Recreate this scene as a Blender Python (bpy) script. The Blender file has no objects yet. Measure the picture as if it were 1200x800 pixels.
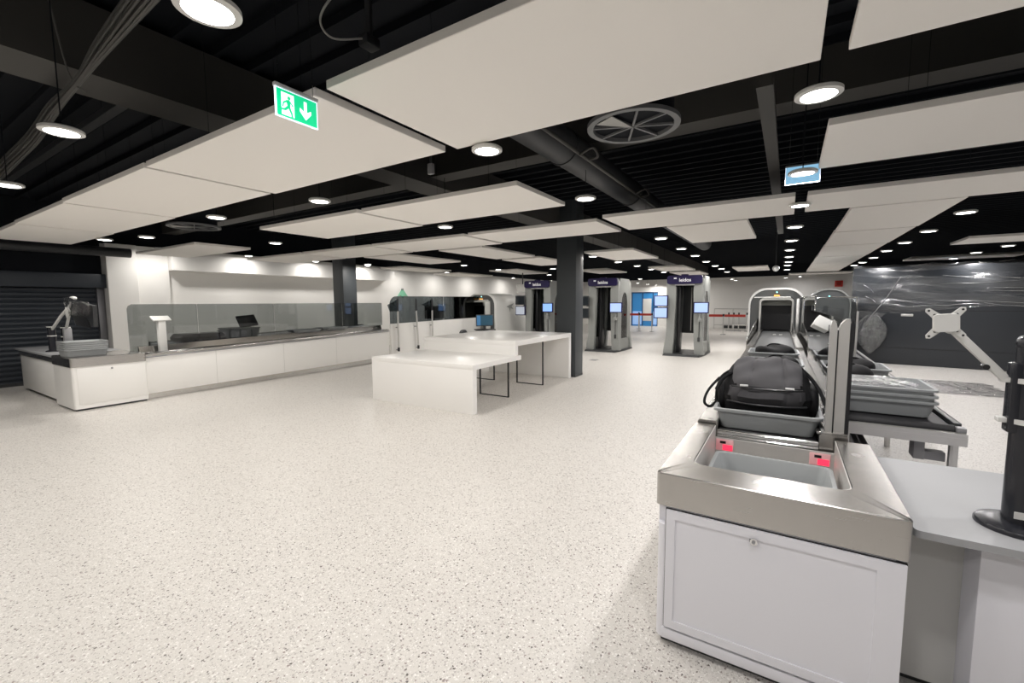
import bpy, bmesh, math, random
from mathutils import Vector, Matrix
random.seed(7)
S = bpy.context.scene
COL = S.collection
PI = math.pi

# ------------------------------------------------------------------ camera
cam_d = bpy.data.cameras.new('camera'); cam = bpy.data.objects.new('camera', cam_d); COL.objects.link(cam)
cam_d.sensor_width = 36.0; cam_d.lens = 512.0 / 1200.0 * 36.0; cam_d.clip_start = 0.05; cam_d.clip_end = 200
R_ = Vector((0.84646674, 0.53240683, -0.00608443)); U_ = Vector((-0.04219971, 0.07847548, 0.99602248)); F_ = Vector((-0.53076665, 0.84284314, -0.0888943))
mw = Matrix.Identity(4)
for i in range(3):
    mw[i][0] = R_[i]; mw[i][1] = U_[i]; mw[i][2] = -F_[i]
mw[0][3], mw[1][3], mw[2][3] = 0.0, 0.0, 1.65
cam.matrix_world = mw
S.camera = cam
# ------------------------------------------------------------------ world / exposure
w = bpy.data.worlds.new('world'); S.world = w; w.use_nodes = True
w.node_tree.nodes['Background'].inputs[0].default_value = (0.8, 0.9, 1, 1)
w.node_tree.nodes['Background'].inputs[1].default_value = 0.02
S.view_settings.view_transform = 'Standard'; S.view_settings.look = 'None'
S.view_settings.gamma = 1.0; S.view_settings.use_curve_mapping = False
S.view_settings.exposure = 0.0
LAMP_W = 16.0
LAMP_NEUTRAL = (1.0, 0.955, 0.90); LAMP_COOL = (1.0, 0.97, 0.96)
S.cycles.max_bounces = 10; S.cycles.diffuse_bounces = 6; S.cycles.transparent_max_bounces = 24
S.cycles.use_denoising = True
S.cycles.sample_clamp_indirect = 6.0
S.cycles.caustics_reflective = False; S.cycles.caustics_refractive = False

# ------------------------------------------------------------------ materials
MATS = {}
def mat(name, col, rough=0.5, metal=0.0, spec=0.5, emit=None, es=0.0, noise=None, coat=0.0):
    m = bpy.data.materials.new(name); m.use_nodes = True; nt = m.node_tree; b = nt.nodes['Principled BSDF']
    b.inputs['Base Color'].default_value = (*col, 1); b.inputs['Roughness'].default_value = rough
    b.inputs['Metallic'].default_value = metal; b.inputs['Specular IOR Level'].default_value = spec
    b.inputs['Coat Weight'].default_value = coat
    if emit: b.inputs['Emission Color'].default_value = (*emit, 1); b.inputs['Emission Strength'].default_value = es
    if noise:
        sc, amt, stretch = noise
        tc = nt.nodes.new('ShaderNodeTexCoord'); mp = nt.nodes.new('ShaderNodeMapping'); mp.inputs['Scale'].default_value = stretch
        n = nt.nodes.new('ShaderNodeTexNoise'); n.inputs['Scale'].default_value = sc; n.inputs['Detail'].default_value = 4
        nt.links.new(tc.outputs['Object'], mp.inputs[0]); nt.links.new(mp.outputs[0], n.inputs['Vector'])
        mr = nt.nodes.new('ShaderNodeMapRange'); mr.inputs['To Min'].default_value = rough - amt; mr.inputs['To Max'].default_value = rough + amt
        nt.links.new(n.outputs[0], mr.inputs[0]); nt.links.new(mr.outputs[0], b.inputs['Roughness'])
        bp = nt.nodes.new('ShaderNodeBump'); bp.inputs['Strength'].default_value = 0.08; bp.inputs['Distance'].default_value = 0.004
        nt.links.new(n.outputs[0], bp.inputs['Height']); nt.links.new(bp.outputs[0], b.inputs['Normal'])
    MATS[name] = m; return m
def glassmat(name, tint, gloss=0.08, rough=0.02, bump=None):
    m = bpy.data.materials.new(name); m.use_nodes = True; nt = m.node_tree; nt.nodes.remove(nt.nodes['Principled BSDF'])
    out = nt.nodes['Material Output']; tr = nt.nodes.new('ShaderNodeBsdfTransparent'); tr.inputs[0].default_value = (*tint, 1)
    gl = nt.nodes.new('ShaderNodeBsdfGlossy'); gl.inputs['Roughness'].default_value = rough; gl.inputs[0].default_value = (1, 1, 1, 1)
    fr = nt.nodes.new('ShaderNodeFresnel'); fr.inputs[0].default_value = 1.3
    mx = nt.nodes.new('ShaderNodeMixShader'); ma = nt.nodes.new('ShaderNodeMath'); ma.operation = 'MULTIPLY_ADD'; ma.inputs[1].default_value = 1.0; ma.inputs[2].default_value = gloss
    ma.use_clamp = True
    nt.links.new(fr.outputs[0], ma.inputs[0]); nt.links.new(ma.outputs[0], mx.inputs[0])
    nt.links.new(tr.outputs[0], mx.inputs[1]); nt.links.new(gl.outputs[0], mx.inputs[2]); nt.links.new(mx.outputs[0], out.inputs[0])
    if bump:
        tc = nt.nodes.new('ShaderNodeTexCoord'); mp = nt.nodes.new('ShaderNodeMapping'); mp.inputs['Scale'].default_value = bump[2]; mp.inputs['Rotation'].default_value = (0, 0, 0)
        n = nt.nodes.new('ShaderNodeTexNoise'); n.inputs['Scale'].default_value = bump[0]; n.inputs['Detail'].default_value = 6; n.inputs['Distortion'].default_value = 0.6
        bp = nt.nodes.new('ShaderNodeBump'); bp.inputs['Strength'].default_value = bump[1]; bp.inputs['Distance'].default_value = 0.05
        nt.links.new(tc.outputs['Object'], mp.inputs[0]); nt.links.new(mp.outputs[0], n.inputs['Vector']); nt.links.new(n.outputs[0], bp.inputs['Height'])
        nt.links.new(bp.outputs[0], gl.inputs['Normal']); nt.links.new(bp.outputs[0], fr.inputs['Normal'])
    MATS[name] = m; return m
WHITE = mat('white_laminate', (0.88, 0.87, 0.845), 0.35)
CAB = mat('cabinet_paint', (0.74, 0.74, 0.785), 0.42)
DESKW = mat('white_solid_surface', (0.87, 0.86, 0.84), 0.32)
WALLM = mat('white_wall_paint', (0.90, 0.89, 0.865), 0.7)
BLACKM = mat('black_ceiling_paint', (0.010, 0.012, 0.016), 0.8, spec=0.2)
RIBM = mat('black_metal_deck', (0.012, 0.014, 0.018), 0.6)
BEAMM = mat('dark_grey_steel', (0.05, 0.048, 0.044), 0.6)
DUCTM = mat('black_duct', (0.035, 0.037, 0.04), 0.5)
PANELM = mat('acoustic_panel_white', (0.94, 0.915, 0.875), 0.85)
STEEL = mat('brushed_stainless', (0.53, 0.515, 0.495), 0.25, 1.0, noise=(9.0, 0.06, (1, 1, 14)))
CHROME = mat('polished_chrome', (0.8, 0.8, 0.8), 0.12, 1.0)
ALU = mat('anodised_aluminium', (0.66, 0.65, 0.63), 0.38, 0.85)
TRAYM = mat('grey_tray_plastic', (0.34, 0.355, 0.36), 0.45)
TRAYD = mat('tray_inside_grey', (0.33, 0.35, 0.365), 0.5)
BELT = mat('black_belt_rubber', (0.012, 0.012, 0.014), 0.55)
BELTG = mat('grey_belt', (0.085, 0.088, 0.088), 0.5)
BLACKP = mat('black_plastic', (0.012, 0.012, 0.014), 0.35)
POLEM = mat('black_gloss_pole', (0.014, 0.015, 0.02), 0.25)
CLAMPM = mat('pale_grey_clamp', (0.62, 0.62, 0.60), 0.4)
BAGM = mat('black_nylon', (0.006, 0.006, 0.007), 0.7, spec=0.2)
BAGG = mat('charcoal_nylon', (0.085, 0.083, 0.088), 0.75, spec=0.25)
BAGG2 = mat('dark_charcoal_nylon', (0.035, 0.034, 0.037), 0.7, spec=0.25)
REFLM = mat('silver_tab', (0.8, 0.8, 0.8), 0.3)
SHUT = mat('anthracite_shutter', (0.022, 0.028, 0.038), 0.45)
COLM = mat('dark_grey_column_paint', (0.045, 0.052, 0.058), 0.5)
TABM = mat('grey_worktop', (0.33, 0.335, 0.345), 0.45)
SCANM = mat('scanner_shell_grey', (0.27, 0.28, 0.27), 0.4)
SCAND = mat('scanner_dark_panel', (0.035, 0.037, 0.04), 0.35)
PURP = mat('scanner_header_purple', (0.012, 0.007, 0.055), 0.5, spec=0.3)
TEXTM = mat('white_lettering', (0.85, 0.85, 0.85), 0.5, emit=(1, 1, 1), es=0.15)
SCRB = mat('lit_blue_screen', (0.05, 0.1, 0.2), 0.3, emit=(0.30, 0.52, 1.0), es=1.0)
SCRL = mat('lit_pale_screen', (0.05, 0.1, 0.2), 0.3, emit=(0.50, 0.63, 1.0), es=1.0)
SCRD = mat('unlit_screen', (0.02, 0.025, 0.03), 0.12)
SCRT = mat('teal_screen', (0.02, 0.05, 0.07), 0.2, emit=(0.012, 0.04, 0.065), es=1.0)
SCRM = mat('dim_screen', (0.3, 0.32, 0.35), 0.15, emit=(0.5, 0.55, 0.65), es=0.5)
MACHD = mat('machine_dark_grey', (0.085, 0.09, 0.092), 0.4)
MACHW = mat('machine_white', (0.72, 0.72, 0.70), 0.35)
REDM = mat('red_belt', (0.62, 0.05, 0.035), 0.6)
REDL = mat('red_reader_light', (0.5, 0.02, 0.03), 0.3, emit=(1.0, 0.04, 0.10), es=1.25)
REDDIM = mat('red_reader_glow_plate', (0.60, 0.50, 0.49), 0.35, emit=(1.0, 0.12, 0.18), es=0.22)  # steel plate; red glow of the reader put into its colour and emission
GREENL = mat('exit_green', (0.0, 0.35, 0.15), 0.4, emit=(0.0, 0.62, 0.26), es=0.95)
SIGNW = mat('exit_white', (0.9, 0.9, 0.9), 0.4, emit=(0.75, 1.0, 0.95), es=0.9)
EDGEL = mat('sign_edge_glow', (0.8, 0.85, 0.95), 0.3, emit=(0.78, 0.85, 1.0), es=1.0)
GREY6 = mat('mid_grey_metal', (0.3, 0.3, 0.31), 0.4, 0.3)
DIFFM = mat('diffuser_grey', (0.16, 0.165, 0.17), 0.5)
CABLEM = mat('cable_grey', (0.07, 0.07, 0.065), 0.5)
CABLEW = mat('cable_white', (0.4, 0.4, 0.38), 0.5)
BLUEW = mat('blue_glass_lit', (0.03, 0.2, 0.45), 0.3, emit=(0.02, 0.12, 0.30), es=0.5)
BLUEP = mat('pale_blue_lit', (0.3, 0.5, 0.8), 0.3, emit=(0.25, 0.38, 0.7), es=0.5)
DARKWRAP = mat('dark_slate_panel', (0.028, 0.032, 0.038), 0.3)
ORANGE = mat('amber_lamp', (0.8, 0.3, 0.05), 0.3, emit=(1.0, 0.55, 0.15), es=1.0)
CYANL = mat('cyan_lamp', (0.1, 0.6, 0.6), 0.3, emit=(0.4, 1, 1), es=2.0)
LIGHTBAR = mat('frosted_light_bar', (0.85, 0.85, 0.83), 0.4)
TUNW = mat('tunnel_inner_white', (0.6, 0.6, 0.57), 0.4)
LENS = mat('lamp_lens', (0.9, 0.9, 0.9), 0.4, emit=(1.0, 0.97, 0.93), es=12.0)
GL1 = glassmat('smoked_glass', (0.615, 0.635, 0.635), 0.03)
GLD = glassmat('dark_smoked_glass', (0.42, 0.45, 0.465), 0.03)
GLC = glassmat('light_smoked_glass', (0.80, 0.82, 0.82), 0.03)
FILM = glassmat('clear_film', (0.95, 0.955, 0.96), 0.055, 0.13, bump=(2.2, 0.30, (0.22, 1, 1.8)))
FILM2 = glassmat('crumpled_film', (0.965, 0.97, 0.975), 0.10, 0.14, bump=(16, 1.0, (1, 1, 1)))
CREASE = glassmat('film_crease', (0.6, 0.62, 0.65), 0.30, 0.2)
def _sg():
    m = bpy.data.materials.new('glowing_acrylic'); m.use_nodes = True; nt = m.node_tree; nt.nodes.remove(nt.nodes['Principled BSDF'])
    tr = nt.nodes.new('ShaderNodeBsdfTransparent'); em = nt.nodes.new('ShaderNodeEmission'); em.inputs[0].default_value = (0.35, 0.68, 0.95, 1); em.inputs[1].default_value = 0.9
    mx = nt.nodes.new('ShaderNodeMixShader'); mx.inputs[0].default_value = 0.6
    nt.links.new(tr.outputs[0], mx.inputs[1]); nt.links.new(em.outputs[0], mx.inputs[2]); nt.links.new(mx.outputs[0], nt.nodes['Material Output'].inputs[0]); return m
ACRY = _sg()
def _floor():
    m = bpy.data.materials.new('terrazzo_floor'); m.use_nodes = True; nt = m.node_tree; b = nt.nodes['Principled BSDF']; N = nt.nodes.new; L = nt.links.new
    tc = N('ShaderNodeTexCoord')
    def chips(scale, edges, off):
        mp = N('ShaderNodeMapping'); mp.inputs['Location'].default_value = off; L(tc.outputs['Object'], mp.inputs[0])
        nz = N('ShaderNodeTexNoise'); nz.inputs['Scale'].default_value = scale * 1.5; L(mp.outputs[0], nz.inputs['Vector'])
        ad = N('ShaderNodeMixRGB'); ad.blend_type = 'LINEAR_LIGHT'; ad.inputs[0].default_value = 0.6 / scale; L(mp.outputs[0], ad.inputs[1]); L(nz.outputs[1], ad.inputs[2])
        v = N('ShaderNodeTexVoronoi'); v.inputs['Scale'].default_value = scale; L(ad.outputs[0], v.inputs['Vector'])
        sep = N('ShaderNodeSeparateColor'); L(v.outputs['Color'], sep.inputs[0])
        cr = N('ShaderNodeValToRGB'); cr.color_ramp.interpolation = 'CONSTANT'
        els = cr.color_ramp.elements; els[0].position = 0; els[0].color = edges[0][1]; els[1].position = edges[1][0]; els[1].color = edges[1][1]
        for p, c in edges[2:]:
            e = els.new(p); e.color = c
        L(sep.outputs[0], cr.inputs[0])
        lt = N('ShaderNodeMath'); lt.operation = 'LESS_THAN'; lt.inputs[1].default_value = 0.42; L(v.outputs['Distance'], lt.inputs[0])
        mu = N('ShaderNodeMath'); mu.operation = 'MULTIPLY'; L(lt.outputs[0], mu.inputs[0]); L(cr.outputs[1], mu.inputs[1])
        return cr.outputs[0], mu.outputs[0]
    base = (0.635, 0.61, 0.575, 1)
    c1, a1 = chips(76, [(0, (0.13, 0.115, 0.105, 1)), (0.055, (0.30, 0.25, 0.235, 1)), (0.12, (0.45, 0.425, 0.40, 1)), (0.30, (0.79, 0.77, 0.74, 1)), (0.42, (0.7, 0.7, 0.7, 0))], (0, 0, 0))
    c2, a2 = chips(145, [(0, (0.30, 0.28, 0.26, 1)), (0.10, (0.52, 0.50, 0.47, 1)), (0.34, (0.78, 0.76, 0.73, 1)), (0.55, (0.7, 0.7, 0.7, 0))], (3.3, 1.7, 0))
    m1 = N('ShaderNodeMixRGB'); m1.inputs[1].default_value = base; L(a2, m1.inputs[0]); L(c2, m1.inputs[2])
    m2 = N('ShaderNodeMixRGB'); L(a1, m2.inputs[0]); L(m1.outputs[0], m2.inputs[1]); L(c1, m2.inputs[2])
    L(m2.outputs[0], b.inputs['Base Color']); b.inputs['Roughness'].default_value = 0.42; b.inputs['Specular IOR Level'].default_value = 0.35
    return m
FLOORM = _floor()

# ------------------------------------------------------------------ mesh helpers
def B(): return bmesh.new()
def box(bm, x0, x1, y0, y1, z0, z1, bev=0.0, seg=2):
    t = bmesh.new(); bmesh.ops.create_cube(t, size=1)
    for v in t.verts: v.co = Vector(((x0 + x1) / 2 + v.co.x * (x1 - x0), (y0 + y1) / 2 + v.co.y * (y1 - y0), (z0 + z1) / 2 + v.co.z * (z1 - z0)))
    if bev > 0: bmesh.ops.bevel(t, geom=t.edges[:], offset=bev, segments=seg, affect='EDGES', profile=0.5)
    merge(bm, t); return bm
def merge(bm, t, M=None):
    if M is not None: bmesh.ops.transform(t, matrix=M, verts=t.verts)
    vm = {v: bm.verts.new(v.co) for v in t.verts}
    for f in t.faces:
        try: bm.faces.new([vm[v] for v in f.verts])
        except ValueError: pass
    t.free()
def cyl(bm, p0, p1, r0, r1=None, seg=20, cap=True):
    p0 = Vector(p0); p1 = Vector(p1); r1 = r0 if r1 is None else r1
    d = (p1 - p0).normalized(); a = d.orthogonal().normalized(); b = d.cross(a)
    A = [bm.verts.new(p0 + (a * math.cos(2 * PI * i / seg) + b * math.sin(2 * PI * i / seg)) * r0) for i in range(seg)]
    C = [bm.verts.new(p1 + (a * math.cos(2 * PI * i / seg) + b * math.sin(2 * PI * i / seg)) * r1) for i in range(seg)]
    for i in range(seg):
        j = (i + 1) % seg; bm.faces.new((A[i], A[j], C[j], C[i]))
    if cap: bm.faces.new(A[::-1]); bm.faces.new(C)
    return bm
def tube(bm, pts, r, seg=8):
    pts = [Vector(p) for p in pts]; rings = []; a = None
    for i, p in enumerate(pts):
        d = (pts[min(i + 1, len(pts) - 1)] - pts[max(i - 1, 0)]).normalized()
        a = d.orthogonal().normalized() if a is None else (a - d * a.dot(d)).normalized()
        b = d.cross(a)
        rings.append([bm.verts.new(p + (a * math.cos(2 * PI * k / seg) + b * math.sin(2 * PI * k / seg)) * r) for k in range(seg)])
    for i in range(len(rings) - 1):
        for k in range(seg):
            j = (k + 1) % seg; bm.faces.new((rings[i][k], rings[i][j], rings[i + 1][j], rings[i + 1][k]))
    bm.faces.new(rings[0][::-1]); bm.faces.new(rings[-1]); return bm
def spline(pts, n=8):
    P = [Vector(p) for p in pts]; out = []
    for i in range(len(P) - 1):
        p0 = P[max(i - 1, 0)]; p1 = P[i]; p2 = P[i + 1]; p3 = P[min(i + 2, len(P) - 1)]
        for k in range(n):
            t = k / n; out.append(0.5 * ((2 * p1) + (p2 - p0) * t + (2 * p0 - 5 * p1 + 4 * p2 - p3) * t * t + (3 * p1 - p0 - 3 * p2 + p3) * t ** 3))
    out.append(P[-1]); return out
def rrect(w_, d_, r, z, cx=0, cy=0, n=5):
    o = []
    for k, (sx, sy) in enumerate(((1, 1), (-1, 1), (-1, -1), (1, -1))):
        for i in range(n + 1):
            a = PI / 2 * k + PI / 2 * i / n
            o.append((cx + sx * (w_ / 2 - r) + r * math.cos(a), cy + sy * (d_ / 2 - r) + r * math.sin(a), z))
    return o
def loft(bm, rings, cap0=True, cap1=True):
    R = [[bm.verts.new(p) for p in r] for r in rings]; n = len(R[0])
    for a, b in zip(R, R[1:]):
        for i in range(n):
            j = (i + 1) % n; bm.faces.new((a[i], a[j], b[j], b[i]))
    if cap0: bm.faces.new(R[0][::-1])
    if cap1: bm.faces.new(R[-1])
    return bm
def prism(bm, poly, axis, a, b):
    def P(u, v, t): return {'x': (t, u, v), 'y': (u, t, v), 'z': (u, v, t)}[axis]
    A = [bm.verts.new(P(u, v, a)) for u, v in poly]; C = [bm.verts.new(P(u, v, b)) for u, v in poly]; n = len(poly)
    bm.faces.new(A[::-1]); bm.faces.new(C)
    for i in range(n):
        j = (i + 1) % n; bm.faces.new((A[i], A[j], C[j], C[i]))
    return bm
def ringprism(bm, outer, inner, axis, a, b, closed=True):
    def P(u, v, t): return {'x': (t, u, v), 'y': (u, t, v), 'z': (u, v, t)}[axis]
    n = len(outer); V = [[bm.verts.new(P(*p, t)) for p in L] for L in (outer, inner) for t in (a, b)]
    oa, ob, ia, ib = V
    for i in range(n if closed else n - 1):
        j = (i + 1) % n
        bm.faces.new((oa[i], oa[j], ob[j], ob[i])); bm.faces.new((ia[j], ia[i], ib[i], ib[j]))
        bm.faces.new((oa[j], oa[i], ia[i], ia[j])); bm.faces.new((ob[i], ob[j], ib[j], ib[i]))
    if not closed:
        for k in (0, n - 1): bm.faces.new((oa[k], ob[k], ib[k], ia[k]))
    return bm
def superell(bm, c, a, b, h, e1=0.6, e2=0.6, nu=40, nv=20, fn=None):
    def sg(x, e): return math.copysign(abs(x) ** e, x)
    rows = []
    for j in range(nv + 1):
        v = -PI / 2 + PI * j / nv; row = []
        for i in range(nu):
            u = 2 * PI * i / nu
            p = Vector((sg(math.cos(v), e1) * sg(math.cos(u), e2) * a, sg(math.cos(v), e1) * sg(math.sin(u), e2) * b, sg(math.sin(v), e1) * h))
            if fn: p = fn(p)
            row.append(bm.verts.new(p + Vector(c)))
        rows.append(row)
    for j in range(nv):
        for i in range(nu):
            k = (i + 1) % nu; bm.faces.new((rows[j][i], rows[j][k], rows[j + 1][k], rows[j + 1][i]))
    bmesh.ops.remove_doubles(bm, verts=rows[0] + rows[-1], dist=1e-5); return bm
def arch(w_, z0, z1, r, n=8, cx=0.0, close=True):
    """outline of an arch with rounded top corners, counted from bottom left, up and over"""
    o = [(cx - w_ / 2, z0)]
    for i in range(n + 1):
        a = PI - PI / 2 * i / n; o.append((cx - w_ / 2 + r + r * math.cos(a), z1 - r + r * math.sin(a)))
    for i in range(n + 1):
        a = PI / 2 - PI / 2 * i / n; o.append((cx + w_ / 2 - r + r * math.cos(a), z1 - r + r * math.sin(a)))
    o.append((cx + w_ / 2, z0)); return o
def obj(name, bm, m, parent=None, loc=None, rot=None, smooth=35):
    if len(bm.faces): bmesh.ops.recalc_face_normals(bm, faces=bm.faces)
    me = bpy.data.meshes.new(name); bm.to_mesh(me); bm.free()
    if m: me.materials.append(m)
    if smooth:
        me.shade_smooth()
        me.set_sharp_from_angle(angle=math.radians(smooth))
    o = bpy.data.objects.new(name, me); COL.objects.link(o)
    if parent: o.parent = parent
    if loc: o.location = loc
    if rot: o.rotation_euler = rot
    return o
def tag(o, label, cat, group=None, kind=None):
    o['label'] = label; o['category'] = cat
    if group: o['group'] = group
    if kind: o['kind'] = kind
    return o
def thing(name, label, cat, loc=(0, 0, 0), rz=0.0, group=None):
    o = bpy.data.objects.new(name, None); COL.objects.link(o); o.location = loc; o.rotation_euler = (0, 0, rz); o.empty_display_size = 0.1
    return tag(o, label, cat, group)
def dup(root, loc, rz=None, label=None):
    r = root.copy(); COL.objects.link(r); r.location = loc
    if rz is not None: r.rotation_euler = (0, 0, rz)
    if label: r['label'] = label
    for ch in list(root.children):
        c = ch.copy(); COL.objects.link(c); c.parent = r
        for g in list(ch.children):
            d = g.copy(); COL.objects.link(d); d.parent = c
    return r
def struct(name, bm, m, smooth=35):
    o = obj(name, bm, m, smooth=smooth); o['kind'] = 'structure'; return o
def textmesh(name, s, size, m, parent, loc, rot, extr=0.002):
    cu = bpy.data.curves.new(name, 'FONT'); cu.body = s; cu.size = size; cu.align_x = 'CENTER'; cu.align_y = 'CENTER'; cu.extrude = extr; cu.offset = size * 0.018
    t = bpy.data.objects.new(name + '_tmp', cu); COL.objects.link(t); bpy.context.view_layer.update()
    me = bpy.data.meshes.new_from_object(t.evaluated_get(bpy.context.evaluated_depsgraph_get())); bpy.data.objects.remove(t); me.materials.clear(); me.materials.append(m)
    o = bpy.data.objects.new(name, me); COL.objects.link(o); o.parent = parent; o.location = loc; o.rotation_euler = rot; return o
KICK = mat('polished_kick_steel', (0.55, 0.54, 0.52), 0.16, 1.0)
SATIN = mat('satin_steel_liner', (0.60, 0.585, 0.56), 0.5, 0.35)
SHELLM = mat('scanner_pale_shell', (0.64, 0.64, 0.62), 0.4)
ORD = ['nearest', 'second', 'third', 'fourth', 'fifth', 'sixth', 'seventh', 'eighth', 'ninth', 'tenth', 'eleventh', 'twelfth']

# ------------------------------------------------------------------ room shell
b = B(); box(b, -14, 12.3, -4.2, 31, -0.12, 0); struct('floor', b, FLOORM, 0)
b = B(); box(b, -14, 12.3, -4.2, 31, 3.86, 4.0)
y = -4.0
while y < 30: box(b, -13.3, 12, y, y + 0.045, 3.79, 3.87); y += 0.30
struct('ceiling', b, BLACKM, 0)
b = B(); box(b, -13.55, -13.3, 3.56, 30.2, 0, 3.05); struct('wall_left', b, WALLM, 0)
b = B(); box(b, -13.55, -13.3, 3.56, 30.2, 3.05, 3.86); box(b, -13.62, -13.36, -4, 3.56, 2.3, 3.86); struct('trim_1', b, BLACKM, 0)
b = B(); box(b, -13.3, -12.9, 4.77, 11.6, 2.50, 3.0); prism(b, [(11.6, 2.5), (12.0, 2.62), (12.0, 3.0), (11.6, 3.0)], 'x', -13.3, -12.9); struct('trim_2', b, WALLM, 0)
b = B(); box(b, -13.3, -13.02, 3.56, 4.12, 0, 3.04, 0.01); box(b, -13.3, -13.14, 4.12, 4.78, 0, 3.04); struct('trim_3', b, WALLM, 0)
b = B(); box(b, -13.55, -9.15, 30, 30.2, 0, 3.1); box(b, -7.35, 12, 30, 30.2, 0, 3.1); box(b, -9.15, -7.35, 30, 30.2, 2.3, 3.1); struct('wall_far', b, WALLM, 0)
b = B(); box(b, -13.55, 12, 30, 30.2, 3.1, 3.86); struct('trim_4', b, BLACKM, 0)
b = B(); box(b, 12, 12.2, -4, 30.2, 0, 3.86); struct('wall_right', b, WALLM, 0)
b = B(); box(b, -13.6, 12.2, -4.2, -4, 0, 3.86); struct('wall_near', b, WALLM, 0)
b = B(); box(b, -3.35, -0.95, 29.7, 30, 0, 0.22); struct('baseboard_far', b, DUCTM, 0)
# blue glazed corridor doors in the far wall
b = B(); box(b, -9.15, -7.35, 30.12, 30.16, 0.0, 2.3); wn = struct('window_1', b, BLUEW, 0)
b = B()
for x in (-9.15, -8.42, -7.72, -7.41): box(b, x, x + 0.06, 30.06, 30.12, 0, 2.3)
box(b, -9.15, -7.35, 30.06, 30.12, 2.22, 2.3); obj('window_frame', b, mat('blue_frame', (0.02, 0.08, 0.2), 0.5), wn)
b = B(); box(b, -8.36, -7.80, 30.07, 30.10, 0.35, 1.85); obj('door_leaf', b, MACHW, wn)
b = B(); box(b, -9.05, -8.45, 30.07, 30.10, 0.1, 1.0); box(b, -7.68, -7.42, 30.07, 30.10, 0.1, 1.0); obj('lower_panel', b, BLUEP, wn)
# shutter
t = thing('roller_shutter', 'dark anthracite roller shutter closed across the opening at the left edge', 'shutter', (-13.35, 1.0, 0))
b = B(); pr = []; z = 0.0
while z < 2.04:
    pr += [(0.0, z), (0.022, z + 0.02), (0.030, z + 0.055), (0.022, z + 0.085), (0.0, z + 0.098)]; z += 0.102
vs = [[b.verts.new((u, yy, zz)) for u, zz in pr] for yy in (-5.0, 2.46)]
for i in range(len(pr) - 1): b.faces.new((vs[0][i], vs[0][i + 1], vs[1][i + 1], vs[1][i]))
obj('curtain', b, SHUT, t, smooth=60)
b = B(); box(b, 0.0, 0.26, -5.0, 2.56, 2.03, 2.34, 0.015); obj('hood_box', b, SHUT, t)
b = B(); box(b, -0.03, 0.10, 2.42, 2.55, 0, 2.04, 0.008); obj('guide_rail', b, mat('guide_grey', (0.16, 0.16, 0.17), 0.4, 0.5), t)
b = B(); box(b, -0.01, 0.05, -5.0, 2.42, 0, 0.07); obj('bottom_bar', b, DUCTM, t)
b = B(); cyl(b, (-12.55, -3.9, 2.80), (-12.55, 3.86, 2.80), 0.10, seg=24); tag(obj('ventilation_duct', b, DUCTM), 'short black round duct end below ceiling beside the shutter', 'duct')

# ------------------------------------------------------------------ columns
def column(x0, x1, y0, y1, label):
    t = thing('square_column', label, 'column', ((x0 + x1) / 2, (y0 + y1) / 2, 0)); hx = (x1 - x0) / 2; hy = (y1 - y0) / 2
    b = B(); box(b, -hx, hx, -hy, hy, 0, 3.86, 0.004); obj('shaft', b, COLM, t)
    b = B(); box(b, -hx - 0.004, hx + 0.004, -hy - 0.004, hy + 0.004, 0, 0.05); obj('base_collar', b, DUCTM, t)
column(-4.36, -3.90, 8.80, 9.20, 'dark grey square column standing at the end of the white stepped table')
column(-11.05, -10.60, 7.95, 8.40, 'dark grey square column rising behind the smoked glass of the left lane')

# ------------------------------------------------------------------ ceiling panels (hung slabs)
pi = [0]
def panel(x0, x1, y0, y1, label, zb=2.75, rz=0.0):
    cx, cy = (x0 + x1) / 2, (y0 + y1) / 2
    t = thing('ceiling_panel', label, 'ceiling panel', (cx, cy, zb), rz, 'hung white ceiling panels')
    b = B(); box(b, -(x1 - x0) / 2, (x1 - x0) / 2, -(y1 - y0) / 2, (y1 - y0) / 2, 0, 0.045, 0.003, 1); obj('panel_board', b, PANELM, t)
    b = B()
    for sx in (-1, 1):
        for sy in (-1, 1):
            cyl(b, (sx * ((x1 - x0) / 2 - 0.5), sy * ((y1 - y0) / 2 - 0.25), 0.045), (sx * ((x1 - x0) / 2 - 0.5), sy * ((y1 - y0) / 2 - 0.25), 1.06), 0.0015, seg=4)
    obj('hanger_wires', b, BLACKM, t)
P = 'white rectangular ceiling panel, '
panel(-2.06, 0.08, 1.49, 2.55, P + 'the largest in view, at top centre')
panel(0.18, 2.34, 1.47, 2.52, P + 'cut by the top right corner of the photo')
panel(-4.40, -2.17, 1.50, 2.55, P + 'directly behind the green exit sign')
panel(-6.64, -4.45, 1.50, 2.53, P + 'second to the left from the one behind the green exit sign')
panel(-8.88, -6.70, 1.52, 2.55, P + 'third in the left row, third from the green exit sign')
panel(-11.1, -8.94, 1.54, 2.57, P + 'last of the left row, above the shutter')
panel(-4.42, -2.21, 3.61, 4.67, P + 'whole one hanging at centre left of the dark column')
panel(-6.68, -4.49, 3.60, 4.74, P + 'joined to the left end of the whole centre one')
panel(0.17, 2.36, 3.50, 4.57, P + 'at the right edge, just right of the pale blue glowing sign')
panel(-12.05, -9.28, 3.80, 4.80, P + 'smaller looking, close to the left wall above the smoked glass')
panel(-2.12, 0.02, 5.62, 6.76, P + 'long strip left of the lamp row above the right lane')
panel(0.13, 2.36, 5.64, 6.66, P + 'long strip right of the lamp row above the right lane')
panel(-4.50, -2.27, 5.80, 6.85, P + 'touching the top of the dark centre column at its left')
panel(-6.86, -4.60, 5.82, 6.98, P + 'second left of the centre column in the same row')
panel(-9.15, -6.95, 5.84, 7.02, P + 'third left of the centre column in the same row')
panel(-11.5, -9.25, 5.84, 7.05, P + 'fourth left of the centre column, near the left wall')
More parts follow.
